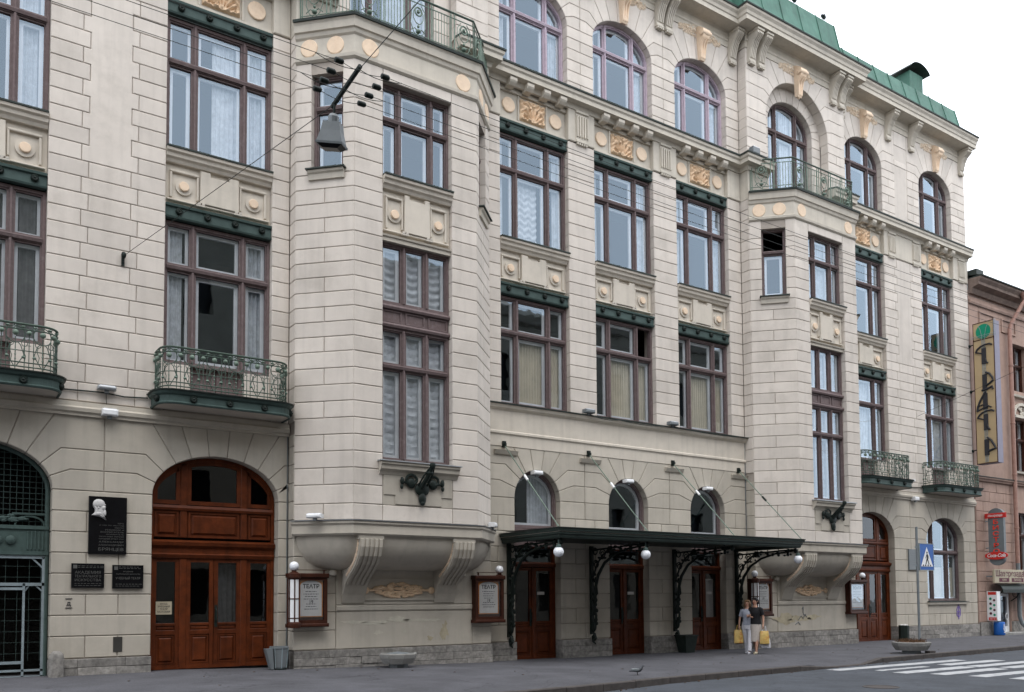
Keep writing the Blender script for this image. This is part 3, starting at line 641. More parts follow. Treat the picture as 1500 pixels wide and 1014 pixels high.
# keystone consoles with leaf garlands
key = MB().ybar([(.02,18.66),(-.10,18.62),(-.15,18.72),(-.14,18.95),(-.17,19.15),(-.27,19.26),(-.33,19.40),(-.30,19.54),(-.20,19.62),(-.12,19.68),(.02,19.70)], -.12, .12)
key.v = [(x*(.80+.75*max(0,(z-18.66))/1.2), y, z) for x, y, z in key.v]
for i in range(3): key.tube([(-.08+i*.08,-.13,18.68),(-.09+i*.09,-.155,18.95),(-.10+i*.10,-.19,19.15),(-.10+i*.10,-.29,19.27)], .025, 6)
for s_ in (-1, 1): key.ball((s_*.15,-.22,19.42), (.05,.09,.10), 8, 6)
key.lathe([(.0,-.2),(.075,-.2),(.09,0),(.075,.2),(0,.2)], (0,-.27,19.42), 10, 'x')
keym = key.mesh('keystone', True)
def garland(seed, sg):
    rn = random.Random(seed); mb = MB()
    for i in range(120):                                    # small leaves pointing outward along the band
        t = rn.random(); hh = .17*(1-.6*t)+.02; x = .19+t*.72; z = 19.56-.05*t+rn.uniform(-hh,hh); l_ = rn.uniform(.09,.16); w_ = l_*.36; a = rn.gauss(0,.7)
        ca, sa = math.cos(a), math.sin(a); d_ = rn.uniform(.03,.055)
        P = [(-l_/2,0),(0,-w_),(l_/2,0),(0,w_)]; Q = [(sg*(x+p*ca-q*sa), z+p*sa+q*ca) for p, q in P]
        k = len(mb.v); mb.v += [(q[0],-.004,q[1]) for q in Q]+[(sg*x,-d_,z)]
        for j in range(4): mb.f.append((k+j,k+(j+1)%4,k+4)); mb.m.append(0)
    for t in (.1,.32,.55): mb.ball((sg*(.19+t*.72),-.03,19.56), (.05,.035,.05), 8, 6)
    return mb.mesh('garland')
garm = garland(5,1); garm2 = garland(6,-1)
for c, y in [(c,0) for c in AX+CX+DX]+[(c,PY) for c in BX]:
    k = ob('keystone', keym, PEACH, TH, (c,y,.0 if y == 0 else .02)); ob('garland', garm, PALEPEACH, k); ob('garland', garm2, PALEPEACH, k)
for c in BX: ob('keystone_pendant', MB().lathe([(.02,-.5),(.07,-.42),(.10,-.25),(.11,0)], (c,PY-.06,19.1), 8), PEACH, TH, smooth=True)
# --- roof
RP = [(.66,20.46),(.30,20.62),(.05,20.88),(-.10,21.20),(-.32,22.05),(-.36,22.06)]
def roof_run(path, dz=0):
    cuts = [Vector(path[0])]; a, b = Vector(path[0]), Vector(path[1]); n = max(1, round((b-a).length/.98))
    for i in range(n):
        p, q = a+(b-a)*i/n, a+(b-a)*(i+1)/n; g_ = (b-a).normalized()*.006
        prof = [(o, z+dz*max(0,(z-20.46)/1.6)) for o, z in RP]
        ob('roof_sheet', MB().sweep(prof+[(o-.03,z-.02) for o, z in prof[::-1]], [tuple(p+g_), tuple(q-g_)]), COPPER, roof)
        ob('standing_seam', MB().sweep([(o+.022,z+.012) for o, z in prof]+[(o-.02,z-.01) for o, z in prof[::-1]], [tuple(q-g_*3), tuple(q+g_*2)]), COPPER, roof)
roof = ob('roof', MB().box(XL,XR,.35,9,22.0,22.07).box(XL,XR,.3,9,20.1,20.2), COPPER, TH)
for p, dz in (([(XL,0),(6.75,0)],0), ([(6.75,PY),(11.92,PY)],.3), ([(11.92,0),(21.86,0)],0), ([(21.86,PY),(27.03,PY)],.3), ([(27.03,0),(XR,0)],0)): roof_run(p, dz)
for a, b in PAV:
    for xx in (a, b): ob('roof_cheek', MB().add([(xx,PY-.66,20.47),(xx,.4,20.47),(xx,.4,22.36),(xx,PY+.32,22.36),(xx,PY+.1,21.2),(xx,PY-.1,20.75)], [(0,1,2,3,4,5)]), COPPER, roof)
    ob('roof_top', MB().box(a,b,PY+.33,3,22.28,22.37), COPPER, roof)
# chimney vent with curved black cowl
ch = ob('chimney', MB().box(33.45,34.40,.95,1.75,21.9,23.42), COPPER, roof)
mb = MB(); n = 10
for i in range(n+1):
    t = -1.15+2.3*i/n; mb.v += [(33.92+.70*math.sin(t)/math.sin(1.15), 1.35-.62, 23.45+.30*(math.cos(t)-math.cos(1.15))/(1-math.cos(1.15))), (33.92+.70*math.sin(t)/math.sin(1.15), 1.35+.62, 23.45+.30*(math.cos(t)-math.cos(1.15))/(1-math.cos(1.15)))]
for i in range(n): mb.f.append((2*i,2*i+1,2*i+3,2*i+2)); mb.m.append(0)
ob('cowl', mb, METALCAP, ch)
# interior: dark rooms behind the glass
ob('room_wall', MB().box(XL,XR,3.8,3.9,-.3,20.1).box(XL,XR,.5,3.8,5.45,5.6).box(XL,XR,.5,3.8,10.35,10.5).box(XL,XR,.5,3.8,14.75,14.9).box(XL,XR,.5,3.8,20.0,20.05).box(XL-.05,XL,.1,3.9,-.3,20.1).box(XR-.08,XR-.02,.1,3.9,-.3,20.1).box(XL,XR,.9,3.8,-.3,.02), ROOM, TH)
ob('party_wall', MB().box(XR-.02,XR+.0,.02,9,-.3,20.1), STUCCO, TH)
# ------------------------------------------------------------------ windows, doors
def ring(mb, poly, d, y0, y1, mi=0):
    if area2(poly) < 0: poly = poly[::-1]
    i_ = inset(poly, d); n = len(poly); vs = [(x,y0,z) for x,z in poly]+[(x,y0,z) for x,z in i_]+[(x,y1,z) for x,z in poly]+[(x,y1,z) for x,z in i_]; fs = []
    for k in range(n):
        j = (k+1)%n; fs += [(k,j,j+n,k+n),(k+n,j+n,j+3*n,k+3*n),(k+2*n,k,j,j+2*n)] if False else [(k,j,j+n,k+n),(k+n,j+n,j+3*n,k+3*n),(k,k+2*n,j+2*n,j),(k+2*n,k+3*n,j+3*n,j+2*n)]
    mb.add(vs, fs, mi); return i_
def wavy(x0, x1, z0, z1, y, amp=.035, wl=.11, seed=0, top_arch=None):
    rn = random.Random(seed); n = max(6, int((x1-x0)/wl*6)); mb = MB(); ph = rn.uniform(0,6)
    for i in range(n+1):
        x = x0+(x1-x0)*i/n; a = amp*math.sin((x-x0)/wl*6.283+ph)*(1+.4*math.sin(x*3+ph)); zt = z1 if top_arch is None else min(z1, top_arch(x))
        mb.v += [(x, y+a, z0), (x, y+a*.6, zt)]
    for i in range(n): mb.f.append((2*i,2*i+2,2*i+3,2*i+1)); mb.m.append(0)
    return mb
def swag(x0, x1, z0, z1, y, seed=0):                      # ruched lace, hanging in scallops
    mb = MB(); n, m = 30, 46; rn = random.Random(seed); ph = rn.uniform(0,6)
    for j in range(m+1):
        for i in range(n+1):
            u, v = i/n, j/m; x = x0+(x1-x0)*u; z = z0+(z1-z0)*v; k = (u*3)%1.0; dip = .5*(1-(2*k-1)**2)
            mb.v.append((x, y+.02*math.sin((z+dip*.22)*34+ph)+.015*math.sin(u*40), z))
    for j in range(m):
        for i in range(n): a = j*(n+1)+i; mb.f.append((a,a+1,a+n+2,a+n+1)); mb.m.append(0)
    return mb
WN = [0]
def window(x0, z0, w, h, cols, rws, loc=(0,0,0), rz=0, arch=None, y=.16, fm=FRAME, curtain='sides', glass=None, parent=None, sill=False, opened=(), inner=True, name='window', room=False):
    """cols / rws: mullion and transom positions as fractions; arch = (spring z, rise)"""
    WN[0] += 1; rn = random.Random(WN[0]*13+5); x1 = x0+w; z1 = z0+h; cxw = (x0+x1)/2
    za = (lambda x: arch[0]+arch[1]*math.sqrt(max(0, 1-((x-cxw)/(w/2))**2))) if arch else (lambda x: z1)
    outer = [(x0,z0),(x1,z0)]+([(x1-w*(1-math.cos(math.pi*i/24))/2, za(x1-w*(1-math.cos(math.pi*i/24))/2)) for i in range(25)] if arch else [(x1,z1),(x0,z1)])
    mb = MB(); ring(mb, outer, .062, y, y+.14); FO = .058
    cx_ = [x0]+[x0+w*c for c in cols]+[x1]; rz_ = [z0]+[z0+h*r for r in rws]+[z1]
    for c in cx_[1:-1]:
        zt = za(c)-.03; mb.box(c-.042,c+.042,y+.008,y+.14,z0+.07,zt); mb.bbox(c-.022,c+.022,y-.022,y+.02,z0+.07,zt,.008)
    for r in rz_[1:-1]:
        mb.box(x0+.06,x1-.06,y+.004,y+.14,r-.06,r+.06); mb.ybar([(y+.02,r-.045),(y-.03,r-.04),(y-.05,r+.02),(y-.045,r+.035),(y+.02,r+.05)], x0+.06, x1-.06)
    o = ob(name, mb, fm, parent or TH, loc, rz); sash = MB(); ins = MB(); holes = []
    for ci in range(len(cx_)-1):
        for ri in range(len(rz_)-1):
            a = cx_[ci]+(.042 if ci else FO); b = cx_[ci+1]-(.042 if ci < len(cx_)-2 else FO); lo = rz_[ri]+(.06 if ri else FO); hi = rz_[ri+1]-(.06 if ri < len(rz_)-2 else FO)
            top_ = ri == len(rz_)-2
            if arch and top_:
                cell = [(a,lo),(b,lo)]; nn = 8
                for i in range(nn+1):
                    x = b+(a-b)*i/nn; cell.append((x, max(lo+.04, za(max(x0+.035,min(x1-.035,x)))-FO)))
            else: cell = [(a,lo),(b,lo),(b,hi),(a,hi)]
            if (ci,ri) in opened: holes.append(cell); continue
            gp = ring(sash, cell, .034, y+.03, y+.10)
            mx_, mz_ = sum(p[0] for p in gp)/len(gp), sum(p[1] for p in gp)/len(gp)
            pm = MB().add([(p[0]-mx_,0,p[1]-mz_) for p in inset(gp,-.008)], [tuple(range(len(gp)))])
            p = ob('pane', pm, glass or GLASS, o, (mx_, y+.07, mz_), fix=False); p.rotation_euler = (R(rn.uniform(-.5,.5)), 0, R(rn.uniform(-.5,.5)))
            if inner: ring(ins, inset(cell,.0), .085+rn.uniform(0,.03), y+.12, y+.17)
    ob('sash', sash, fm, o)
    if inner: ob('inner_sash', ins, WHITEP, o)
    yc = y+.22; cz0, cz1 = z0+.03, z1-.03; ta = (lambda x: za(x)-.05) if arch else None; s_ = WN[0]
    if curtain == 'lace': ob('curtain', swag(x0+.05,x1-.05,cz0,cz1,yc,s_), LACE, o, smooth=True)
    elif curtain == 'sheer': ob('curtain', wavy(x0+.05,x1-.05,cz0,cz1,yc,.03,.10,s_,ta), LACE, o, smooth=True)
    elif curtain == 'cream': ob('curtain', wavy(x0+w*.25,x1-.05,cz0,cz0+h*(.66 if not arch else .40),yc,.03,.09,s_,ta), BLIND, o, smooth=True)
    elif curtain == 'dark': ob('curtain', wavy(x0+.05,x1-.05,cz0,cz1,yc,.04,.13,s_,ta), DARKCLOTH, o, smooth=True)
    elif curtain in ('sides','drape'):
        f_ = rn.uniform(.14,.26); ob('curtain', wavy(x1-w*f_,x1-.04,cz0,cz1,yc,.035,.09,s_,ta), LACE, o, smooth=True)
        ob('curtain', wavy(x0+.04,x0+w*f_*.9,cz0,cz1,yc,.035,.09,s_+1,ta), LACE, o, smooth=True)
        if curtain == 'drape': ob('curtain', swag(x0+w*.28,x1-w*.36,cz0,cz0+h*.62,yc+.03,s_), LACE, o, smooth=True)
    elif curtain == 'half': ob('curtain', wavy(x0+w*.45,x1-.04,cz0,cz1,yc,.035,.1,s_,ta), LACE, o, smooth=True)
    return o
C3 = (.265,.735)
F3H = 14.17-11.26; F3T = (13.20-11.26)/F3H
def balc_window(c, cur):                                   # balcony door: stucco parapets at the sides, boarded door foot in the middle
    window(c-HW, 6.62, 2*HW, 9.70-6.62, C3, ((8.71-6.62)/3.08,), curtain=cur)
    for x0, x1 in ((c-HW,c-HW+2*HW*.245),(c+HW-2*HW*.245,c+HW)): ob('parapet', MB().bbox(x0,x1,.10,.4,5.85,6.62,.01), STUCCO, TH)
    x0, x1 = c-HW+2*HW*.245, c+HW-2*HW*.245; mb = MB(); mb.box(x0,x1,.30,.36,5.85,6.64)
    for i in range(2): xa = x0+(x1-x0)*i/2; ring(mb, rect(xa+.01,xa+(x1-x0)/2-.01,5.90,6.60), .08, .26, .31)
    ob('door_foot', mb, FRAME, TH)
for k, c in enumerate(AX): 
    window(c-HW, 11.26, 2*HW, F3H, C3, (F3T,), curtain=('sides','half')[k])
    balc_window(c, ('dark','sides')[k])
for k, c in enumerate(CX):
    window(c-HW, 11.26, 2*HW, F3H, C3, (F3T,), curtain=('drape','sides','sides')[k])
    window(c-HW, 6.76, 2*HW, 9.70-6.76, C3, ((8.73-6.76)/2.94,), curtain=('cream','cream','cream')[k], opened=((),((2,1),),())[k])
    window(c-HW, 15.95, 2*HW, F4S+F4R-15.95, C3, ((17.72-15.95)/2.7,), arch=(F4S,F4R), fm=FRAME4, curtain='sides', y=.2)
for k, c in enumerate(DX):
    window(c-HW, 11.26, 2*HW, F3H, C3, (F3T,), curtain='sides')
    balc_window(c, 'sheer' if k == 0 else 'half')
    window(c-HW, 15.95, 2*HW, F4S+F4R-15.95, C3, ((17.72-15.95)/2.7,), arch=(F4S,F4R), curtain='sides', y=.2)
for c in AX: window(c-HW, 15.95, 2*HW, F4S+F4R-15.95, C3, ((17.72-15.95)/2.7,), arch=(F4S,F4R), fm=FRAME4, y=.26)
for c in BX: window(c-1.15, 14.75, 2.30, 18.60-14.75, C3, ((17.55-14.75)/3.85,), (0,PY+.32,0), arch=(17.75,.85), curtain='half', y=.2)
for bi, ((a, b), c) in enumerate(zip(PAV, BX)):
    lf = (a+.99, BY, 0); ll = (a, PY, 0); lr = (b-.99, BY, 0); W_ = FW1-FW0
    window(FW0, F3Z0+.01, W_, F3Z1-F3Z0-.01, C3, ((12.63-F3Z0)/2.2,), lf, curtain=('none','half')[bi])
    h1 = 7.81-F2Z0
    window(FW0, F2Z0+.01, W_, h1-.01, (.335,.665), ((6.90-F2Z0)/h1,), lf, curtain='lace' if bi == 0 else 'sheer')
    window(FW0, 8.33, W_, F2Z1-8.33, (.335,.665), (), lf, curtain='lace' if bi == 0 else 'sheer')
    mb = MB(); mb.box(FW0,FW1,.18,.30,7.81,8.33)
    for z in (7.86,8.28): mb.ybar([(.20,z-.06),(.11,z-.05),(.09,z),(.11,z+.045),(.20,z+.05)], FW0+.002, FW1-.002)
    pb = ob('spandrel_board', mb, FRAME, TH, lf)
    for i in range(3):
        x = FW0+W_*(i+.5)/3; pm = MB(); ring(pm, rect(x-.25,x+.25,7.93,8.21), .035, .155, .19); ob('board_panel', pm, FRAME, pb)
    w0, w1 = .38, 1.12
    window(w0, 11.24, w1-w0, F3Z1-11.24, (), ((12.70-11.24)/2.2,), ll, -math.pi/4, curtain=('sides','none')[bi], opened=((),((0,1),))[bi])
    window(SL-w1, 11.24, w1-w0, F3Z1-11.24, (), ((12.70-11.24)/2.2,), lr, math.pi/4, curtain='sheer')
    for loc_, rz_, u0, u1 in ((ll,-math.pi/4,w0,w1),(lr,math.pi/4,SL-w1,SL-w0)):
        s_ = ob('sill', MB().ybar([(.1,11.0),(-.05,11.0),(-.06,11.12),(-.10,11.15),(-.11,11.20),(.1,11.21)], u0-.05, u1+.05), TRIM, TH, loc_, rz_)
        ob('sill_flashing', MB().ybar([(.22,11.215),(-.15,11.205),(-.15,11.235),(.22,11.245)], u0-.09, u1+.09), METALCAP, s_)
    spandrel(FW0+W_/2, F2Z1+.12, F3Z0, .06, W_/2, lf, clips=True)
    ob('window_head', MB().box(FW0,FW1,.06,.3,F2Z1,F2Z1+.12).ybar([(.12,F2Z1+.08),(.03,F2Z1+.10),(.02,F2Z1+.14),(.12,F2Z1+.15)], FW0+.002, FW1-.002), CREAM, TH, lf)
    # apron and sill of the tall bay window
    s_ = ob('sill', MB().ybar([(.2,4.40),(-.02,4.40),(-.05,4.47),(-.12,4.52),(-.13,4.60),(-.17,4.63),(-.17,4.68),(.2,4.69)], FW0-.10, FW1+.12), CREAM, TH, lf)
    ob('sill_flashing', MB().ybar([(.22,4.695),(-.20,4.685),(-.20,4.71),(.22,4.725)], FW0-.14, FW1+.16), ZINC, s_)
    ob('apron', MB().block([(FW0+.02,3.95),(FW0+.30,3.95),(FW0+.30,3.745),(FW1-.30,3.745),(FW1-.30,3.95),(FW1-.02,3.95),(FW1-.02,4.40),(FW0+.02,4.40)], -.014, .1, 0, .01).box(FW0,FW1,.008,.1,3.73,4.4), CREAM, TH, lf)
    # bay entablature and balcony slab
    bp = [(a,PY),(a+.99,BY),(b-.99,BY),(b,PY)]
    e = ob('bay_entablature', MB().sweep([(-.3,13.72),(.0,13.72),(.05,13.76),(.06,13.83),(.01,13.86),(.01,14.26),(.05,14.30),(.07,14.38),(.11,14.40),(.13,14.55),(.16,14.60),(-.3,14.62)], bp), TRIM, TH)
    ob('slab_edge', MB().sweep([(-.3,14.625),(.19,14.605),(.20,14.66),(-.3,14.70)], bp), METALCAP, e)
    ob('balcony_floor', MB().add([(a,PY+.3,14.69),(a,PY,14.69),(a+.99,BY,14.69),(b-.99,BY,14.69),(b,PY,14.69),(b,PY+.3,14.69)], [(0,1,2,3,4,5)]).add([(a,PY+.3,13.9),(a,PY,13.9),(a+.99,BY,13.9),(b-.99,BY,13.9),(b,PY,13.9),(b,PY+.3,13.9)], [(0,1,2,3,4,5)]), METALCAP, e)
    for u in (.32, .95): ob('roundel', discm, PEACH, e, (a+u*.7071, PY-u*.7071, 14.06), -math.pi/4)
    for u in (.32, .95): q = SL-u; ob('roundel', discm, PEACH, e, (b-.99+q*.7071, BY+q*.7071, 14.06), math.pi/4)
    for u in (.38, FL-.38): ob('roundel', discm, PEACH, e, (a+.99+u, BY, 14.06))
    # bay foot: ledge, bowl, scroll corbels, carved panel
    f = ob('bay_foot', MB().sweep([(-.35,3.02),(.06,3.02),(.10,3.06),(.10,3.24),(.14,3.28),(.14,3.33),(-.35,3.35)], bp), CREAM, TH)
    ob('foot_flashing', MB().sweep([(-.1,3.355),(.165,3.335),(.17,3.352),(-.1,3.375)], bp), ZINC, f)
    mb = MB(); nt_, T = 10, []
    for i in range(nt_+1):
        t = math.pi/2*i/nt_; ct = math.cos(t); z = 3.03-.74*math.sin(t); yy = PY-.99*ct**.8
        hx0 = 1.02+1.02*ct**.7; hx1 = 1.55+.02*ct
        T.append([(c-1.6-.93*ct**.8, PY+.01, z), (c-1.6-.5*ct**.8, PY-.5*ct, z), (c-1.55, yy, z), (c, yy, z), (c+1.55, yy, z), (c+1.6+.5*ct**.8, PY-.5*ct, z), (c+1.6+.93*ct**.8, PY+.01, z)])
    fine = []
    for r_ in T:
        P = [Vector(p) for p in r_]; L_ = []
        for k in range(len(P)-1):
            for s2 in range(4): L_.append(P[k].lerp(P[k+1], s2/4))
        L_.append(P[-1]); fine.append(L_)
    for _ in range(2):
        for L_ in fine:
            Q = L_[:]; L_[1:-1] = [(Q[k-1]+Q[k]*2+Q[k+1])/4 for k in range(1,len(Q)-1)]
    m_ = len(fine[0]); mb.v = [tuple(p) for L_ in fine for p in L_]
    for i in range(nt_):
        for k in range(m_-1): mb.f.append((i*m_+k, i*m_+k+1, (i+1)*m_+k+1, (i+1)*m_+k)); mb.m.append(0)
    ob('bowl', mb, CREAM, f, smooth=True)
    cprof2 = [(PY+.02,3.05),(BY-.04,3.05),(BY-.06,2.95),(BY-.05,2.78),(BY+.02,2.58),(BY+.16,2.40),(BY+.36,2.25),(BY+.56,2.12),(BY+.74,1.96),(BY+.86,1.74),(PY-.05,1.54),(PY+.02,1.52)]
    for cx0 in (a+1.12, b-1.67):
        q = ob('corbel', MB().ybar(cprof2, cx0, cx0+.55), CREAM, f)
        fl = MB()
        for i in range(5):
            xx = cx0+.055+i*.11; pr = cprof2[2:9]; fl.ybar([(y_-.022,z_-.012) for y_,z_ in pr]+[(y_+.03,z_+.01) for y_,z_ in pr[::-1]], xx-.033, xx+.033)
        ob('corbel_flutes', fl, CREAM, q)
        ob('corbel_cap', MB().bbox(cx0-.03,cx0+.58,BY-.06,PY,2.93,3.03,.015), CREAM, q)
        sp_ = MB(); rn = random.Random(int(cx0*10))
        for sx in (cx0-.004, cx0+.554):
            for i in range(22):
                t = i/21; k = 2+t*5; p0, p1 = cprof2[int(k)], cprof2[min(int(k)+1,9)]; fr = k-int(k)
                sp_.ball((sx, p0[0]+(p1[0]-p0[0])*fr+.10, p0[1]+(p1[1]-p0[1])*fr+.05), (.018,rn.uniform(.03,.06),rn.uniform(.03,.05)), 6, 4)
        ob('corbel_ornament', sp_, PEACH, q, smooth=True, kind='stuff')
        q2 = MB().lathe([(.03,-.09),(.09,-.07),(.10,0),(.06,.05)], (cx0-.22 if cx0 < c else cx0+.77, PY-.08, 2.24), 10); ob('pendant', q2, CREAM, f, smooth=True)
    # wall below: carved panel and plain field
    ob('field_panel', MB().bbox(a+1.0,b-.58,PY-.012,PY+.1,.50,1.35,.015).bbox(a+.99,b-.57,PY-.045,PY+.1,1.35,1.49,.03).bbox(a+1.0,b-.58,PY-.02,PY+.1,1.50,2.4,.01), CREAM, TH)
    fr = MB(); ring(fr, rect(c-1.10,c+1.06,1.60,2.10), .04, PY-.06, PY); ob('panel_frame', fr, CREAM, f)
    orn = MB(); rn = random.Random(4)
    for i in range(120):
        t = rn.uniform(-1,1)*rn.random()**.3; hgt = .16*(1-abs(t))**.7+.035; z = 1.83+rn.uniform(-hgt,hgt)*.9
        ax_ = rn.uniform(-.6,.6); orn.ball((c-.02+t*.66, PY-.045, z), (rn.uniform(.05,.10),.035,rn.uniform(.02,.045)), 6, 4)
    for s2 in (-1,1): orn.lathe([(.085,.0),(.085,-.03),(.05,-.05),(0,-.05)], (c-.02+s2*.86,PY-.03,1.83), 14, 'y'); orn.tube([(c-.02+s2*.78,PY-.04,1.83),(c-.02+s2*.5,PY-.04,1.83)], .03, 6)
    ob('carved_swag', orn, OCHRE, f, smooth=True)
# --- doors
def leaf(o, x0, x1, z0, z1, y, glaz, m=WOOD, g_=DGLASS, handle=None):
    mb = MB(); fw = .085; wz = z0+.30*(z1-z0)
    ring(mb, rect(x0,x1,z0,z1), fw, y, y+.05); mb.bbox(x0+fw-.01,x1-fw+.01,y+.003,y+.05,wz,wz+.10,.008); mb.bbox(x0+fw-.01,x1-fw+.01,y+.003,y+.05,wz+.19,wz+.25,.008); mb.box(x0+fw-.01,x1-fw+.01,y+.03,y+.05,z0+.05,wz+.2)
    d = ob('door_leaf', mb, m, o)
    pm = MB().bbox(x0+fw+.05,x1-fw-.05,y+.005,y+.04,z0+fw+.05,wz-.05,.03); pm.bbox(x0+fw+.02,x1-fw-.02,y+.015,y+.04,wz+.115,wz+.175,.01); ring(pm, rect(x0+fw+.01,x1-fw-.01,z0+fw+.01,wz-.01), .03, y+.012, y+.04); ob('panel', pm, m, d) if False else ob('door_panel', pm, m, o)
    ob('pane', MB().add([(x0+fw,y+.03,wz+.24),(x1-fw,y+.03,wz+.24),(x1-fw,y+.03,z1-fw),(x0+fw,y+.03,z1-fw)], [(0,1,2,3)]), g_, o)
    if handle is not None: ob('handle', MB().tube([(handle,y-.01,z0+.95),(handle,y-.06,z0+1.0),(handle,y-.06,z0+1.2),(handle,y-.01,z0+1.25)], .014, 6).box(handle-.03,handle+.03,y-.012,y+.01,z0+.85,z0+1.32), IRON, o)
def big_door(c, z0=0):
    y = .27; hw = DHW-.005; x0, x1 = c-hw, c+hw; mb = MB(); sp_, rz_ = DSP, DRZ
    outer = [(x0,z0),(x1,z0)]+[(c+hw*math.cos(math.pi*i/24), sp_+rz_*math.sin(math.pi*i/24)) for i in range(25)]
    ring(mb, outer, .07, y-.02, y+.15)
    # posts between leaves, heavy transom, upper tier
    q = [x0+.06, c-.64, c+.64, x1-.06]; zt = 2.52
    for xx in q[1:3]: mb.bbox(xx-.07,xx+.07,y-.03,y+.1,z0,zt,.012); mb.bbox(xx-.07,xx+.07,y-.02,y+.1,2.95,sp_+rz_*math.sqrt(1-(abs(xx-c)/hw)**2)-.03,.012)
    mb.ybar([(y+.1,zt),(y-.05,zt),(y-.08,zt+.07),(y-.05,zt+.10),(y-.05,zt+.2),(y-.12,zt+.26),(y-.14,zt+.33),(y-.04,zt+.38),(y+.1,zt+.39)], x0+.01, x1-.01)
    mb.ybar([(y+.1,3.52),(y-.04,3.53),(y-.06,3.58),(y-.03,3.64),(y+.1,3.65)], x0+.04, x1-.04)
    o = ob('door', mb, WOOD, TH); zz = z0+.02
    leaf(o, q[0], q[1]-.07, zz, zt, y, .7); leaf(o, q[1]+.07, c-.006, zz, zt, y-.012, .7); leaf(o, c+.006, q[2]-.07, zz, zt, y-.012, .7, handle=c+.05); leaf(o, q[2]+.07, q[3], zz, zt, y, .7)
    for a, b in ((q[0],q[1]-.07),(q[1]+.07,q[2]-.07),(q[2]+.07,q[3])):
        pm = MB().box(a,b,y+.02,y+.06,2.95,3.53).bbox(a+.10,b-.10,y-.015,y+.05,3.03,3.44,.035); ring(pm, rect(a+.03,b-.03,2.96,3.51), .04, y-.005, y+.05); ob('door_panel', pm, WOOD, o)
        zl = 3.66; nn = 10; cell = [(a,zl),(b,zl)]
        for i in range(nn+1):
            x = b+(a-b)*i/nn; cell.append((x, max(zl+.1, sp_+rz_*math.sqrt(max(0,1-(min(abs(x-c),hw-.03)/hw)**2))-.07)))
        fm_ = MB(); gp = ring(fm_, cell, .085, y+.0, y+.06); ob('fanlight_frame', fm_, WOOD, o); ob('pane', MB().add([(p[0],y+.03,p[1]) for p in gp], [tuple(range(len(gp)))]), DGLASS, o, fix=False)
    return o
bd1 = big_door(AX[1], .18); big_door(DX[0], 0)
ob('door_notice', MB().box(AX[1]-1.18,AX[1]-.86,.255,.262,1.33,1.60), BEIGESIGN, bd1)
tm = MB()
for i in range(4): merge(tm, shift(text_mb(('ВХОД','УЧЕБНЫЙ','ТЕАТР','МОХОВАЯ')[i], .05, .001), AX[1]-1.02, .252, 1.55-i*.055))
ob('door_notice_print', tm, INK, bd1)
ob('door_curtain', wavy(AX[1]+.02,AX[1]+.55,.9,2.4,.5,.03,.12,3), DARKCLOTH, bd1)
for k, c in enumerate(CX):                                 # doors under the canopy and small arched lights above it
    y = .27; hw = CHW-.004; mb = MB(); x0, x1 = c-hw, c+hw
    ring(mb, rect(x0,x1,0,3.05), .07, y-.02, y+.12); mb.ybar([(y+.1,2.46),(y-.05,2.47),(y-.07,2.55),(y-.02,2.6),(y+.1,2.61)], x0, x1); mb.bbox(c-.04,c+.04,y-.03,y+.05,.02,2.46,.01)
    o = ob('door', mb, WOOD, TH)
    leaf(o, x0+.07, c-.03, .03, 2.45, y, .7, handle=c-.08); leaf(o, c+.03, x1-.07, .03, 2.45, y, .7)
    ob('pane', MB().add([(x0+.06,y+.03,2.6),(x1-.06,y+.03,2.6),(x1-.06,y+.03,3.0),(x0+.06,y+.03,3.0)], [(0,1,2,3)]), GLASS, o)
    ob('door_notice', MB().box(c+.16,c+.40,y+.018,y+.024,1.72,1.80), PAPER, o)
    if k == 2: ob('door_poster', MB().box(c+.12,c+.5,y+.06,y+.066,.95,2.2), PAPER, o)
    window(c-CHW, 3.50, 2*CHW, CSP+CRZ-3.50, (), (), arch=(CSP,CRZ), y=.2, curtain=('half','none','none')[k], inner=True)
    ob('transom_board', MB().box(x0,x1,.2,.4,3.02,3.51).ybar([(.25,3.30),(.14,3.32),(.12,3.40),(.25,3.44)], x0+.003, x1-.003), FRAME, TH)
window(DX[1]-DHW, 1.44, 2*DHW, DSP+DRZ-1.44, (.30,.70), ((3.35-1.44)/3.25,), arch=(DSP,DRZ), y=.26, curtain='cream')
ob('sill', MB().ybar([(.3,1.30),(-.07,1.30),(-.09,1.38),(.3,1.40)], DX[1]-DHW-.06, DX[1]+DHW+.06), TRIM, TH)
ob('sill_flashing', MB().ybar([(.3,1.405),(-.11,1.395),(-.11,1.42),(.3,1.432)], DX[1]-DHW-.08, DX[1]+DHW+.08), METALCAP, TH)
# --- courtyard gate in the left arch
gt = thing('courtyard_gate', 'green iron courtyard gate with wire mesh filling the arch', 'gate', (AX[0],.3,.12))
c = 0; mb = MB(); hw = DHW-.01
mb.tube([(-hw+.03,0,0),(-hw+.03,0,DSP-.12)]+[(-(hw-.03)*math.cos(math.pi*i/20),0,DSP-.12+(DRZ-.03)*math.sin(math.pi*i/20)) for i in range(1,20)]+[(hw-.03,0,DSP-.12),(hw-.03,0,0)], .045, 8)
ob('arch_frame', mb, BEAM, gt)
mb = MB().box(-hw,hw,-.03,.03,2.42,2.95).box(-hw,hw,-.06,.05,2.40,2.47).box(-hw,hw,-.06,.05,2.90,2.97); gb = ob('lintel_panel', mb, BEAM, gt)
for i in range(5):
    for s_ in (-1,1): ob('slot_rib', MB().bbox(s_*(hw-.36+i*.065)-.016,s_*(hw-.36+i*.065)+.016,-.05,0,2.50,2.86,.008), BEAM, gb)
for i in range(7): ob('boss', MB().lathe([(.09,0),(.085,-.03),(.05,-.05),(0,-.055)], (-.66+i*.22,-.03,2.68), 14, 'y'), BEAM, gb, smooth=True)
mb = MB(); rn = random.Random(3)
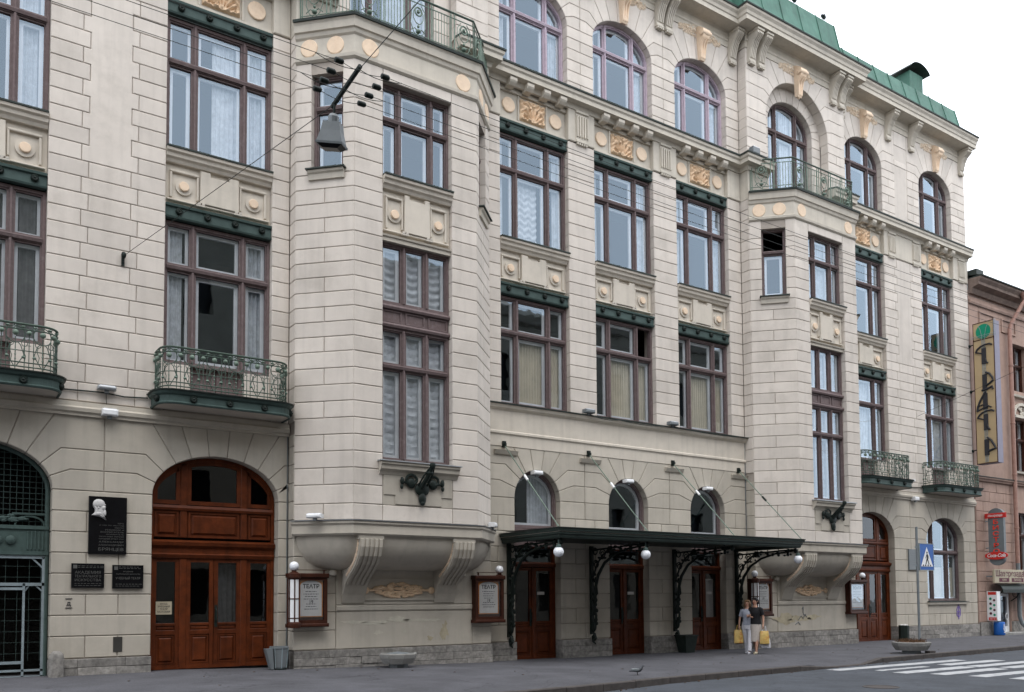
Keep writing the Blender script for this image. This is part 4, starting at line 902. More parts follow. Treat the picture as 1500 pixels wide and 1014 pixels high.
for i in range(60): mb.ball((rn.uniform(-hw+.4,hw-.4),-.02,3.05+abs(rn.gauss(0,.05))), (rn.uniform(.04,.09),.03,rn.uniform(.02,.045)), 6, 4)
for s_ in (-1,1): mb.tube([(s_*(hw-.33)+.25*math.cos(math.pi*i/10),0,2.98+.17*math.sin(math.pi*i/10)) for i in range(11)], .02, 6); mb.box(s_*(hw-.33)-.3,s_*(hw-.33)+.28,-.02,.02,3.18,3.22)
ob('crest', mb, BEAM, gt)
mb = MB()
for x in [i*.11-hw+.08 for i in range(24)]:
    zt = DSP-.12+(DRZ-.05)*math.sqrt(max(0,1-(x/hw)**2)); mb.tube([(x,.05,2.98),(x,.05,zt)], .006, 4)
for z in [3.06+.11*i for i in range(14)]:
    k_ = (z-DSP+.12)/(DRZ-.05); xx = (hw-.06)*math.sqrt(max(0,1-max(0,k_)**2)) if k_ < 1 else 0
    if xx: mb.tube([(-xx,.05,z),(xx,.05,z)], .006, 4)
for x in [i*.2-hw+.1 for i in range(13)]: mb.tube([(x,.02,.35),(x,.02,2.4)], .0035, 4)
for z in [.5+.21*i for i in range(9)]: mb.tube([(-hw+.05,.02,z),(hw-.05,.02,z)], .0035, 4)
ob('wire_mesh', mb, BEAM, gt)
mb = MB()
for s_ in (-1,1):
    mb.box(s_*(hw-.08)-.025,s_*(hw-.08)+.025,-.03,.03,.02,2.36); mb.box(s_*.90-.02,s_*.90+.02,-.03,.03,.02,1.85); mb.box(s_*.05-.02,s_*.05+.02,-.03,.03,.3,1.78)
mb.box(-hw+.05,hw-.05,-.03,.03,2.33,2.39); mb.box(-hw+.05,hw-.05,-.03,.03,1.80,1.86); mb.box(-.9,.9,-.035,.035,1.72,1.77); mb.box(-.9,.9,-.035,.035,.30,.35); mb.box(-hw+.05,hw-.05,-.03,.03,.15,.19); mb.box(-hw+.05,hw-.05,-.03,.03,.03,.07)
for s_ in (-1,1): mb.tube([(s_*(hw-.1),0,2.16),(s_*(hw-.28),0,2.34)], .018, 5); mb.tube([(s_*(hw-.1),0,1.70),(s_*(hw-.22),0,1.82)], .016, 5); mb.tube([(s_*.92,0,1.70),(s_*1.0,0,1.82)], .016, 5)
ob('gate_leaf_frame', mb, PALEMET, gt)
ob('guard_stone', MB().lathe([(.135,-.1),(.135,.44),(.12,.53),(.07,.58),(.0,.59)], (2.14,-.2,.08), 16), GRANITE, smooth=True); tag(bpy.data.objects['guard_stone'], 'short round grey guard stone beside the courtyard gate', 'bollard')
# --- balconies
def rail_path(x0, x1, d, r, n=6):
    P = [(x0, -.02), (x0, -(d-r))]+[(x0+r-r*math.cos(math.pi/2*i/n), -(d-r)-r*math.sin(math.pi/2*i/n)) for i in range(1,n+1)]
    return P+[(x0+x1-x, y) for x, y in P[::-1]]
def along(P, s):
    for a, b in zip(P, P[1:]):
        l = math.hypot(b[0]-a[0], b[1]-a[1])
        if s <= l: t = s/l; return (a[0]+(b[0]-a[0])*t, a[1]+(b[1]-a[1])*t), math.atan2(b[1]-a[1], b[0]-a[0])
        s -= l
    return P[-1], 0
def plen(P): return sum(math.hypot(b[0]-a[0], b[1]-a[1]) for a, b in zip(P, P[1:]))
def balcony_a(c, x0, x1, d=.76):
    z0 = 5.84; P = rail_path(x0, x1, d, .34); Pi = rail_path(x0+.05, x1-.05, d-.06, .30); n = len(P)
    mb = MB(); mb.add([(x,y,z0-.02) for x,y in P]+[(x,y,z0-.24) for x,y in P], [tuple(range(n)), tuple(range(2*n-1,n-1,-1))]+[(i,i+n,i+1+n,i+1) for i in range(n-1)])
    o = ob('balcony', mb, SOFFIT, TH)
    ob('fascia', MB().sweep([(-.01,z0-.26),(.03,z0-.26),(.045,z0-.23),(.02,z0-.20),(.02,z0-.08),(.06,z0-.05),(.09,z0-.0),(-.01,z0+.0)], P), BEAM, o)
    ob('floor_flashing', MB().sweep([(-.2,z0+.005),(.11,z0+.005),(.12,z0+.03),(-.2,z0+.045)], P), METALCAP, o)
    L_ = plen(P)
    for i in range(5): (x,y), a = along(P, .5+(L_-1.0)*i/4); ob('fascia_boss', rosem, IRON, o, (x+.03*math.sin(a), y-.03*math.cos(a), z0-.14), a)
    rl = MB(); LI = plen(Pi); zt = z0+.92
    for z, r in ((zt,.022),(zt-.10,.013),(z0+.20,.012),(z0+.12,.012),(z0+.42,.009)): rl.tube([(x,y,z) for x,y in Pi], r, 6)
    k = max(1, round(LI/.075)); bars = MB(); ros = MB(); rn = random.Random(int(c*7))
    def at(s, z): (x,y), a = along(Pi, max(0,min(LI,s))); return (x, y, z)
    for i in range(k+1):
        s_ = LI*i/k
        if i%6 in (0,1,5): rl.tube([at(s_,z0+.03),at(s_,zt-.1)], .008, 5)
        if i%6 == 3:
            w_ = LI/k*2.1
            for sg in (-1,1): rl.tube([at(s_+sg*w_*math.sin(t),zt-.20-.16*math.cos(t)+.0) for t in [0,.4,.8,1.2,1.57,2.0,2.4,2.8,3.1]], .010, 5); rl.tube([at(s_+sg*.02,z0+.12),at(s_+sg*w_*.9,z0+.34),at(s_+sg*w_*.55,z0+.52),at(s_+sg*w_*.2,zt-.34)], .009, 5)
            rl.tube([at(s_,z0+.03),at(s_,zt-.25)], .009, 5); p = at(s_,zt-.17); ros.ball(p, (.055,.055,.055), 8, 6)
            for z in (z0+.42,z0+.34,z0+.26): p = at(s_,z); ros.ball(p, .018, 6, 4)
        if i%3 == 2: rl.tube([at(s_+.05*math.cos(t),z0+.56+.06*math.sin(t)) for t in [q*math.pi/4 for q in range(8)]], .008, 4, closed=True); rl.tube([at(s_,z0+.20),at(s_+.02,z0+.32),at(s_-.02,z0+.42),at(s_,z0+.50)], .008, 4)
        if i%2: rl.tube([at(s_-.03,zt-.09),at(s_+.03,zt-.02)], .008, 4); rl.tube([at(s_+.03,zt-.09),at(s_-.03,zt-.02)], .008, 4)
        if i%6 == 0: 
            p = at(s_,zt-.16); ros.ball(p, (.05,.05,.045), 8, 6)
            for sg in (-1,1): p = at(s_+sg*.09,z0+.30); ros.ball(p, (.035,.035,.03), 6, 4); p = at(s_+sg*.10,zt-.05); ros.ball(p, (.04,.03,.02), 6, 4)
            for z in (zt-.28,zt-.34,zt-.40): rl.tube([at(s_-.03,z),at(s_+.03,z)], .006, 4)
    ob('railing', rl, PATINA, o, smooth=True); ob('railing_rosettes', ros, PALEPATINA, o, smooth=True, kind='stuff')
    return o
balcony_a(AX[0], AX[0]-1.37, AX[0]+1.37); balcony_a(AX[1], 3.84, 6.58); balcony_a(DX[0], DX[0]-1.5, DX[0]+1.5); balcony_a(DX[1], DX[1]-1.5, DX[1]+1.55)
def balcony_b(a, b):                                       # railing on top of a bay
    z0 = 14.70; P = [(a+.08,PY-.04),(a+1.03,BY+.04),(b-1.03,BY+.04),(b-.08,PY-.04)]; LI = plen(P); zt = z0+1.05
    rl = MB(); orn = MB()
    o = ob('bay_railing', MB().tube([(P[0][0],PY+.1,zt)]+[(x,y,zt) for x,y in P]+[(P[3][0],PY+.1,zt)], .026, 6), PATINA, TH)
    for z, r in ((zt-.13,.014),(z0+.16,.012),(z0+.06,.014)): rl.tube([(x,y,z) for x,y in P], r, 6)
    def at(s, z): (x,y), a_ = along(P, max(0,min(LI,s))); return (x, y, z)
    segs = [0, 1.34, 1.34+3.11, LI]
    for s0, s1, pn in ((0,1.345,2),(1.345,1.345+3.11,5),(4.455,LI,2)):
        for i in range(pn+1):
            s_ = s0+(s1-s0)*i/pn
            for d in (-.045,.045): rl.tube([at(s_+d,z0),at(s_+d,zt)], .015, 5)
        for i in range(pn):
            u0 = s0+(s1-s0)*i/pn+.08; u1 = s0+(s1-s0)*(i+1)/pn-.08; m_ = (u0+u1)/2
            if i%2 == 1 or pn == 2 and i == 0 and False:
                for j in range(7): rl.tube([at(u0+(u1-u0)*j/6,z0+.06),at(u0+(u1-u0)*j/6,zt-.13)], .009, 5)
            else:
                for sg in (-1,1):
                    orn.tube([at(m_+sg*.11*math.sin(t)*1.2,z0+.62-.20*math.cos(t)) for t in [i2*math.pi/10 for i2 in range(11)]], .011, 5)
                    orn.tube([at(m_,z0+.10),at(m_+sg*.12,z0+.20),at(m_+sg*.20,z0+.40),at(m_+sg*.17,z0+.75),at(m_+sg*.08,z0+.88)], .010, 5)
                    orn.tube([at(m_,z0+.26),at(m_+sg*.10,z0+.30),at(m_+sg*.20,z0+.22)], .012, 5)
                orn.ball(at(m_,z0+.24), (.065,.065,.05), 8, 6); orn.ball(at(m_,z0+.36), .035, 6, 5); orn.ball(at(m_,z0+.72), .045, 6, 5)
                p = at(m_,z0+.72); orn.tube([at(m_+.09*math.cos(t),z0+.72+.10*math.sin(t)) for t in [i2*math.pi/6 for i2 in range(12)]], .02, 5, closed=True)
    for s_ in [i*LI/16 for i in range(17)]: orn.ball(at(s_,z0+.11), .02, 5, 4)
    ob('railing', rl, PALEPATINA, o, smooth=True); ob('railing_ornament', orn, PALEPATINA, o, smooth=True, kind='stuff')
for a, b in PAV: balcony_b(a, b)
# ------------------------------------------------------------------ entrance canopy
cn = thing('entrance_canopy', 'dark green metal entrance canopy on ornate iron brackets over the theatre doors', 'canopy', (16.88,0,0))
X0, X1, CD = -4.40, 4.41, 2.5
cpath = [(X0,-.02),(X0,-CD),(X1,-CD),(X1,-.02)]
ob('roof_plate', MB().box(X0+.02,X1-.02,-CD+.02,-.03,3.13,3.24), IRON, cn)
ob('cornice_edge', MB().sweep([(-.08,3.05),(.0,3.05),(.02,3.09),(.02,3.13),(.055,3.15),(.055,3.20),(.09,3.22),(.10,3.28),(-.08,3.29)], cpath), CANOPYGREEN, cn)
ob('cornice_bead', MB().sweep([(.0,3.292),(.115,3.285),(.12,3.305),(.0,3.32)], cpath), METALCAP, cn)
ob('gilt_line', MB().sweep([(.05,3.202),(.068,3.202),(.068,3.216),(.05,3.216)], cpath), SOFFIT, cn)
ob('roof_sheet', MB().add([(X0,-CD,3.315),(X1,-CD,3.315),(X1,-.03,3.36),(X0,-.03,3.36)], [(0,1,2,3)]), ZINC, cn)
def bracket():
    mb = MB(); Y = -.06
    mb.box(-.05,.05,-.10,-.02,.62,3.06)
    mb.tube([(0,-.14,.45),(0,-.20,.50),(0,-.16,.62),(0,-.09,.55),(0,-.10,.42),(0,-.20,.36)], [.03,.045,.05,.045,.035,.02], 8)
    mb.ball((0,-.15,.85), (.06,.08,.15)); mb.tube([(0,-.10,.7),(0,-.22,.95),(0,-.24,1.15),(0,-.14,1.35)], [.03,.04,.04,.03], 6)
    mb.tube([(0,-.12,1.15),(0,-.20,1.5),(0,-.22,1.9),(0,-.34,2.25),(0,-.62,2.58),(0,-1.05,2.80),(0,-1.6,2.92),(0,-2.3,2.98)], [.05,.045,.045,.045,.04,.035,.03,.025], 8)
    mb.tube([(0,-.10,1.55),(0,-.30,1.75),(0,-.27,2.0),(0,-.12,2.15)], .025, 6); mb.tube([(0,-.12,2.2),(0,-.30,2.55),(0,-.55,2.80),(0,-.95,3.0)], .028, 6)
    mb.tube([(0,-.1,2.95),(0,-2.35,3.02)], .025, 6)
    for (y, z, r) in ((-.55,2.83,.14),(-.85,2.93,.10),(-.26,2.55,.13),(-.22,2.9,.12)): mb.tube([(0,y+r*math.cos(t)*(1-t/14),z+r*math.sin(t)*(1-t/14)) for t in [i*.55 for i in range(17)]], .018, 5)
    rn = random.Random(2)
    for i in range(30):
        t = rn.random(); y = -.15-2.1*t**1.3; z = 2.25+.68*min(1,t*2.2)**.7+rn.uniform(-.10,.08)
        mb.ball((rn.uniform(-.07,.07),y,z), (rn.uniform(.03,.06),rn.uniform(.03,.06),rn.uniform(.025,.05)), 6, 4)
    for i in range(14): z = rn.uniform(.9,2.2); mb.ball((rn.uniform(-.06,.06),-.17+rn.uniform(-.07,.03),z), (.04,.045,.06), 6, 4)
    for y in (-.9,-1.3,-1.7,-2.05): mb.ball((0,y,2.93+.02*y), (.05,.05,.07), 7, 5); mb.tube([(0,y,2.98),(0,y,3.08)], .015, 5)
    mb.ball((0,-2.32,2.98), (.06,.06,.08), 8, 6)
    return mb.mesh('bracket', True)
brm = bracket()
for x in (-4.22,-1.46,1.72,4.42): ob('bracket', brm, IRON, cn, (x,0,0))
for x in (-4.34,-1.50,1.74,4.62):
    r_ = ob('tie_rod', MB().tube([(x,-.03,5.66),(x+.0,-CD+.12,3.33)], .013, 6), PALEPATINA, cn)
    a, b = Vector((x,-.03,5.66)), Vector((x,-CD+.12,3.33)); p, q = a.lerp(b,.40), a.lerp(b,.46)
    ob('turnbuckle', MB().tube([p,q], .032, 8), WHITE if x != 4.62 else IRON, r_)
    ob('anchor', MB().box(x-.05,x+.05,-.07,.0,5.58,5.74).box(x-.03,x+.03,-.12,0,5.62,5.68), IRON, cn)
    ob('anchor_shelf', MB().ybar([(.02,5.38),(-.05,5.40),(-.08,5.46),(-.10,5.50),(.02,5.52)], x-.30, x+.42) , CREAM, TH, (16.88,0,0))
def globe(x, y, z, r, label, group, hang=True):
    t = thing('globe_lamp', label, 'lamp', (x,y,z), group=group)
    ob('globe', MB().ball((0,0,0), r, 20, 14), GLOBE, t, smooth=True)
    if hang: ob('cap', MB().lathe([(.0,.30),(.012,.30),(.012,r+.07),(.05,r+.05),(.075,r-.02),(.06,r-.05)], (0,0,0), 12), BEAM, t, smooth=True)
    else: ob('base', MB().lathe([(.09,-r-.07),(.09,-r-.03),(.05,-r-.01),(.06,-r+.03)], (0,0,0), 12), DWOOD, t, smooth=True)
for x, w_ in ((12.5,'at the canopy corner beside the left bay'),(15.28,'from the canopy edge between first and second doors'),(21.28,'at the canopy corner by the two women')): globe(x, -2.42, 2.72, .125, 'white opal globe lamp hanging '+w_, 'globe lamps under the canopy')
# ------------------------------------------------------------------ playbill cases
def bill_case(x0, x1, lab, left=True):
    y = PY-.02; t = thing('playbill_case', lab, 'display case', ((x0+x1)/2,y,1.04)); h = 1.14; w2 = (x1-x0)/2
    f = MB(); f.box(-w2,w2,-.14,.0,0,h); ob('back', f, DWOOD, t)
    f = MB(); ring(f, rect(-w2,w2,.06,h-.06), .075, -.20, -.13); f.bbox(-w2-.03,w2+.03,-.24,0,-.02,.06,.02); f.bbox(-w2-.03,w2+.03,-.24,0,h-.08,h+.02,.02); ob('frame', f, DWOOD, t)
    for xx in (-w2+.08, w2-.08): ob('finial_post', MB().box(xx-.012,xx+.012,-.2,-.17,h+.02,h+.10), DWOOD, t)
    ob('finial_rail', MB().box(-w2+.04,w2-.02,-.195,-.175,h+.085,h+.10), DWOOD, t)
    off = .10 if left else -.04; a, b = -w2+.16+off*.9, w2-.15+off*.3
    ob('poster_mount', MB().box(a-.025,b+.025,-.152,-.142,.20,h-.12), GOLDINK, t)
    ob('poster', MB().prism([(a,.22),(b,.22),(b,h-.25)]+[((a+b)/2+(b-a)/2*math.cos(math.pi*i/10), h-.25+.11*math.sin(math.pi*i/10)) for i in range(1,10)]+[(a,h-.25)], -.158, -.153), PAPER, t)
    p = MB(); m_ = (a+b)/2; merge(p, shift(text_mb('ТЕАТР', .125, .001, .004, sx=.9*(b-a)/.46), m_, -.160, h-.27))
    rn = random.Random(int(x0*9))
    for i in range(8):
        z = h-.38-i*.055; hw_ = (b-a)*rn.uniform(.22,.42); xx = m_-hw_
        if i in (4,): merge(p, shift(text_mb('19', .10, .001, .002), m_, -.160, z-.01)); continue
        while xx < m_+hw_: l_ = rn.uniform(.02,.06); p.box(xx,min(xx+l_,m_+hw_),-.1605,-.1588,z-.007,z+.007); xx += l_+.014
    ob('poster_print', p, INK, t)
    ob('pane', MB().add([(-w2+.06,-.165,.12),(w2-.06,-.165,.12),(w2-.06,-.165,h-.12),(-w2+.06,-.165,h-.12)], [(0,1,2,3)]), GLASS, t)
    gx = -w2+.09 if left else w2-.07
    if left:
        ob('lantern_glass', MB().lathe([(.115,.10),(.115,h-.12)], (gx,-.20,0), 16), WHITE, t, smooth=True)
        c_ = MB()
        for k in range(6): a_ = math.pi*k/3+.3; c_.box(gx+.12*math.cos(a_)-.012,gx+.12*math.cos(a_)+.012,-.20+.12*math.sin(a_)-.012,-.20+.12*math.sin(a_)+.012,.03,h-.05)
        for z in (.18,.60): c_.lathe([(.122,z-.012),(.126,z),(.122,z+.012)], (gx,-.20,0), 16)
        c_.lathe([(.14,-.03),(.15,.02),(.15,.07),(.12,.10)], (gx,-.20,0), 16); c_.lathe([(.12,h-.12),(.15,h-.08),(.15,h),(.10,h+.03)], (gx,-.20,0), 16); ob('lantern_cage', c_, DWOOD, t)
    return x0+w2+gx, y-(.20 if left else .10), 1.04+h
for x0, x1, lf_, lab, gl in ((6.60,7.46,True,'dark wooden playbill case with glass lantern beside the left wooden door','white globe on the lantern of the playbill case by the left wooden door'),
      (11.33,12.16,False,'dark wooden playbill case between the left bay and the canopy','white globe on the playbill case between left bay and canopy'),
      (21.45,22.36,True,'dark wooden playbill case with lantern behind the two women','white globe on the playbill case behind the two women'),
      (26.38,27.30,False,'dark wooden playbill case beside the far wooden door','white globe on the playbill case beside the far wooden door')):
    gx, gy, gz = bill_case(x0, x1, lab, lf_); globe(gx, gy, gz+.17, .105, gl, None, False)
# ------------------------------------------------------------------ plaques
def plaque(x0, x1, z0, z1, lab, m=BLACK, y=-.03):
    t = thing('plaque', lab, 'plaque', ((x0+x1)/2,y,z0)); w2 = (x1-x0)/2; ob('slab', MB().bbox(-w2,w2,-.03,.03,0,z1-z0,.006), m, t); return t, w2, z1-z0
t, w2, h = plaque(2.68,3.38,2.55,3.70,'tall black memorial plaque with white profile relief on the pier by the gate')
prof = [(.02,.0),(.07,.035),(.10,.07),(.13,.11),(.15,.14),(.19,.12),(.24,.07),(.27,.03),(.235,.10),(.255,.20),(.250,.235),(.235,.245),(.24,.262),(.255,.27),(.24,.285),(.262,.30),(.245,.345),(.24,.375),(.225,.41),(.19,.435),(.14,.445),(.09,.435),(.05,.41),(.025,.37),(.02,.32),(.03,.28),(.05,.24),(.055,.19),(.03,.14),(0.0,.10)]
prof = [(.0,.05),(.06,.035),(.13,.03),(.20,.0),(.26,-.04),(.27,-.03),(.24,.03),(.23,.06),(.262,.05),(.268,.09),(.262,.13),(.25,.165),(.238,.178),(.245,.19),(.24,.20),(.247,.21),(.262,.222),(.246,.25),(.242,.285),(.222,.335),(.18,.365),(.13,.375),(.08,.365),(.04,.335),(.02,.29),(.022,.235),(.04,.195),(.06,.16),(.055,.11),(.03,.08)]
rel = MB(); P_ = [(-w2+.05+x, .72+z) for x, z in prof]
o_ = P_ if area2(P_) > 0 else P_[::-1]; n = len(o_); rings_ = [(0,.0),(.012,-.03),(.03,-.05)]; base = 0
for d_, y_ in rings_:
    q = inset(o_, d_*.6) if d_ else o_; rel.v += [(x,-.03+y_,z) for x, z in q]
for k in range(2):
    for i in range(n): j = (i+1)%n; rel.f.append((k*n+i,k*n+j,(k+1)*n+j,(k+1)*n+i)); rel.m.append(0)
rel.f.append(tuple(range(2*n,3*n))); rel.m.append(0)
for (x, z, a_, b_, c_) in ((.125,.285,.10,.03,.085),(.21,.20,.04,.03,.05),(.115,.20,.018,.03,.03),(.235,.215,.02,.03,.018),(.235,.10,.025,.025,.06),(.225,.262,.03,.02,.012),(.12,.08,.06,.02,.04)): rel.ball((-w2+.05+x,-.07,.72+z), (a_,b_,c_), 12, 8)
ob('profile_relief', rel, MARBLE, t, smooth=True)
tm = MB(); LN = [('ЗДЕСЬ',.030,.62),('С 1921 ПО 1961 ГОД',.030,.575),('РАБОТАЛ',.030,.53),('РЕЖИССЕР И',.033,.485),('ВОСПИТАТЕЛЬ',.036,.44),('ОСНОВАТЕЛЬ',.030,.395),('ТЕАТРА ЮНЫХ ЗРИТЕЛЕЙ',.030,.35),('НАРОДНЫЙ АРТИСТ СССР',.030,.305),('АЛЕКСАНДР',.046,.245),('АЛЕКСАНДРОВИЧ',.044,.18),('БРЯНЦЕВ',.085,.095)]
for s_, sz, z in LN: 
    l_ = text_mb(s_, sz, .001, .0, 'RIGHT'); xs_ = [v[0] for v in l_.v]; wd = max(xs_)-min(xs_); k = min(1.6, .46/wd) if s_ not in ('ЗДЕСЬ','РАБОТАЛ') else 1.2
    l_.v = [(x*k,y,zz) for x,y,zz in l_.v]; merge(tm, shift(l_, w2-.05, -.0325, z))
ob('lettering', tm, GREYINK, t)
for (x0,x1,z0,z1,lines,lab) in ((2.39,2.98,1.88,2.36,[('АКАДЕМИЯ',.085,.30),('ТЕАТРАЛЬНОГО',.078,.225),('ИСКУССТВА',.080,.15)],'small black plaque with three grey lines under the memorial plaque, on the gate side'),
                                (3.13,3.71,1.87,2.34,[('АКАДЕМИЯ',.034,.335),('ТЕАТРАЛЬНОГО ИСКУССТВА',.036,.285),('УЧЕБНЫЙ ТЕАТР',.072,.20)],'small black plaque with one large line under the memorial plaque, on the door side')):
    t, w2, h = plaque(x0,x1,z0,z1,lab); tm = MB()
    for s_, sz, z in lines:
        l_ = text_mb(s_, sz*.88, .001, .0); xs_ = [v[0] for v in l_.v]; k = min(1.1, (2*w2-.12)/(max(xs_)-min(xs_))); l_.v = [(x*k,y,zz) for x,y,zz in l_.v]; merge(tm, shift(l_, 0, -.0325, z))
    rn = random.Random(8)
    for z in (.43,.40,.085,.045):
        xx = -w2*.6 if z > .3 else -w2*.8
        while xx < w2*.75: l_ = rn.uniform(.03,.07); tm.box(xx,xx+l_,-.0322,-.030,z-.004,z+.004); xx += l_+.02
    tm.box(-w2+.03,-w2+.10,-.0322,-.030,h-.10,h-.03); ob('lettering', tm, GREYINK, t, kind='stuff')
t, w2, h = plaque(30.78,31.44,2.62,3.40,'plain grey stone plaque on the pier beside the far door', GREYMET)
tm = MB(); rn = random.Random(9)
for i in range(6):
    xx = -w2+.1
    while xx < w2-.14: l_ = rn.uniform(.04,.09); tm.box(xx,xx+l_,-.032,-.030,.62-i*.085-.012,.62-i*.085+.012); xx += l_+.03
ob('lettering', tm, SIGNGREY, t, kind='stuff')
t = tag(ob('survey_mark', MB().box(2.30,2.42,-.012,0,1.66,1.675), INK), 'small black painted survey mark between two bars on the pier', 'mark')
ob('mark_bar', MB().box(2.30,2.42,-.012,0,1.48,1.495), INK, t)
ob('mark_symbol', shift(text_mb('д', .12, .002, .002), 2.36, -.008, 1.575), INK, t)
tag(ob('wall_vent', MB().box(3.17,3.34,-.008,.1,.60,.90), ROOM), 'small dark square vent hole low in the pier', 'vent')
# ------------------------------------------------------------------ ornamental iron flag brackets below the bay windows
def flag_bracket(x, lab):
    t = thing('iron_bracket', lab, 'bracket', (x,BY-.02,4.10), group=None); t.scale = (1.12,1,1.0); mb = MB()
    mb.ball((0,-.03,.02), (.17,.05,.16), 12, 8); mb.ball((0,-.04,-.20), (.09,.06,.14)); mb.ball((0,-.05,-.30), (.06,.05,.06))
    for s_ in (-1,1):
        mb.ball((s_*.25,-.03,.14), (.10,.05,.12), 10, 8); mb.tube([(s_*.25+.12*math.cos(a),-.05,.22+.11*math.sin(a)) for a in [i*math.pi/8 for i in range(16)]], .03, 6, closed=True)
        mb.tube([(s_*.34,-.04,.14),(s_*.44,-.05,.16),(s_*.48,-.06,.26)], [.03,.03,.02], 6); mb.ball((s_*.46,-.05,.18), (.05,.05,.09)); mb.ball((s_*.47,-.05,.05), (.035,.04,.06))
    ob('foliage', mb, IRON, t, smooth=True)
    arm = MB(); arm.tube([(-.03,-.05,.05),(.02,-.26,.28),(.05,-.42,.50)], [.055,.05,.045], 8); arm.tube([(.10,-.05,.10),(.12,-.26,.30),(.09,-.42,.50)], .022, 6); arm.tube([(-.10,-.05,.10),(-.06,-.26,.31),(.02,-.42,.50)], .022, 6); arm.ball((.04,-.32,.36), (.08,.08,.06)); arm.lathe([(.05,-.05),(.07,0),(.05,.06)], (.05,-.43,.52), 10)
    ob('pole_socket', arm, IRON, t, smooth=True)
flag_bracket(9.40, 'ornate black iron flag bracket under the bay window left of the canopy'); flag_bracket(24.40, 'ornate black iron flag bracket under the bay window right of the canopy')
# ------------------------------------------------------------------ floodlights and cables
def flood(x, y, z, lab, m=WHITE, w=.30, h=.13, rz=0, tilt=0, group=None):
    t = thing('floodlight', lab, 'floodlight', (x,y,z), rz, group)
    ob('housing', MB().bbox(-w/2,w/2,-.16,.02,0,h,.025), m, t); ob('lens', MB().box(-w/2+.03,w/2-.03,-.12,-.02,-.012,-.001) if tilt else MB().box(-w/2+.03,w/2-.03,-.14,-.0,h,h+.012), GLOBE, t)
    ob('mount', MB().box(-.03,.03,-.02,.06,h*.3,h*.7).box(-.04,.04,-.09,-.03,-.06,.0), GREYMET, t)
flood(3.02,-.05,5.32,'white floodlight box on the belt between gate and left balcony'); flood(2.96,-.05,5.84,'pale lamp tray above the cable between the two left balconies', ZINC, .34,.07)
flood(31.2,-.05,5.25,'white floodlight box on the belt between the two far balconies'); flood(31.0,-.05,5.95,'small pale lamp tray between the two far balconies', WHITE, .22, .08)
flood(7.05,-.92,3.385,'white floodlight tray on the flashing of the left bay, street-door side', WHITE, .34, .09, -math.pi/4); flood(11.60,-.82,3.385,'white floodlight tray on the flashing of the left bay, canopy side', WHITE, .30, .10, math.pi/4)
for x, w_ in ((15.3,'first and second'),(18.52,'second and third')): flood(x,-.10,6.775,'dark grey floodlight on the ledge between '+w_+' middle windows', GREYMET, .34, .10, group='floodlights on the middle ledge')
for c, w_ in zip(CX,('beside the left bay','in the middle','beside the far bay')): flood(c-.08,-.02,4.93,'white lamp box in the small arch '+w_+' above the canopy', WHITE, .30, .09, group='lamps in the small arches above the canopy')
flood(22.06,-.42,15.95,'grey lamp housing on the ledge beside the far bay railing', GREYMET, .34, .22)
def cable(lab, pts, r=.011, m=IRON, sag=0, n=14, name='cable', cat='cable', group=None):
    P = []
    for a, b in zip(pts, pts[1:]):
        for i in range(n): t = i/n; p = Vector(a).lerp(Vector(b), t); P.append((p.x,p.y,p.z-sag*4*t*(1-t)))
    P.append(pts[-1]); return tag(ob(name, MB().tube(P, r, 5), m), lab, cat, group)
cable('black cable along the wall between the left balconies', [(2.15,-.03,5.78),(2.9,-.03,5.80),(3.3,-.03,5.76),(3.75,-.03,5.79)], .016)
cable('thin cable dropping from lamp tray to floodlight on the left wall', [(2.96,-.03,5.84),(2.98,-.03,5.45)], .006)
cable('black cable along the wall between the far balconies', [(29.9,-.03,5.80),(31.0,-.03,5.76),(31.9,-.03,5.80)], .016)
cable('black cable sagging along the ledge under the middle windows', [(15.3,-.19,6.74),(16.4,-.19,6.70),(18.5,-.19,6.74),(21.8,-.19,6.72)], .012, sag=.06)
for x, zt, zb, lab in ((6.72,5.3,.5,'thin dark conduit in the corner beside the left wooden door'),(21.83,6.7,3.4,'thin dark conduit in the corner beside the far bay')): cable(lab, [(x,-.02,zt),(x,-.02,zb)], .011, GREYMET, n=1, cat='conduit', name='conduit')
# ------------------------------------------------------------------ street lamp on its span wire, overhead wires
LX, LY, LZ = 4.57, -7.80, 8.36
cable('thin span wire carrying the street lamp across the street', [(3.24,-.02,8.66),(LX,LY-.05,LZ+.10),(4.64,-8.6,8.62),(4.75,-10.2,8.72),(5.2,-21.4,9.6)], .0055, name='span_wire', cat='wire')
ah = thing('wall_hook', 'black insulator hook holding the span wire on the pier', 'hook', (3.24,-.02,8.66)); ob('insulator', MB().ball((.0,-.08,.0), (.05,.05,.07)).tube([(0,0,-.12),(0,-.05,-.12),(0,-.08,-.02)], .015, 6), IRON, ah, smooth=True); ob('plate', MB().box(-.03,.03,-.01,.02,-.2,.05), IRON, ah)
tag(ob('spreader_bar', MB().tube([(LX,LY-.02,LZ+.09),(4.635,-8.62,8.64)], .032, 8), IRON), 'black spreader bar above the hanging street lamp', 'bar')
lp = thing('street_lamp', 'grey metal street lamp hanging from wires in front of the bay', 'street lamp', (LX,LY,LZ-.46), R(-38))
lp.scale = (.9,.9,.92); lp.rotation_euler = (R(9), R(7), R(-38))
def frus(mb, z0, a0, b0, z1, a1, b1): mb.add([(-a0,-b0,z0),(a0,-b0,z0),(a0,b0,z0),(-a0,b0,z0),(-a1,-b1,z1),(a1,-b1,z1),(a1,b1,z1),(-a1,b1,z1)], [(0,3,2,1),(4,5,6,7),(0,1,5,4),(1,2,6,5),(2,3,7,6),(3,0,4,7)])
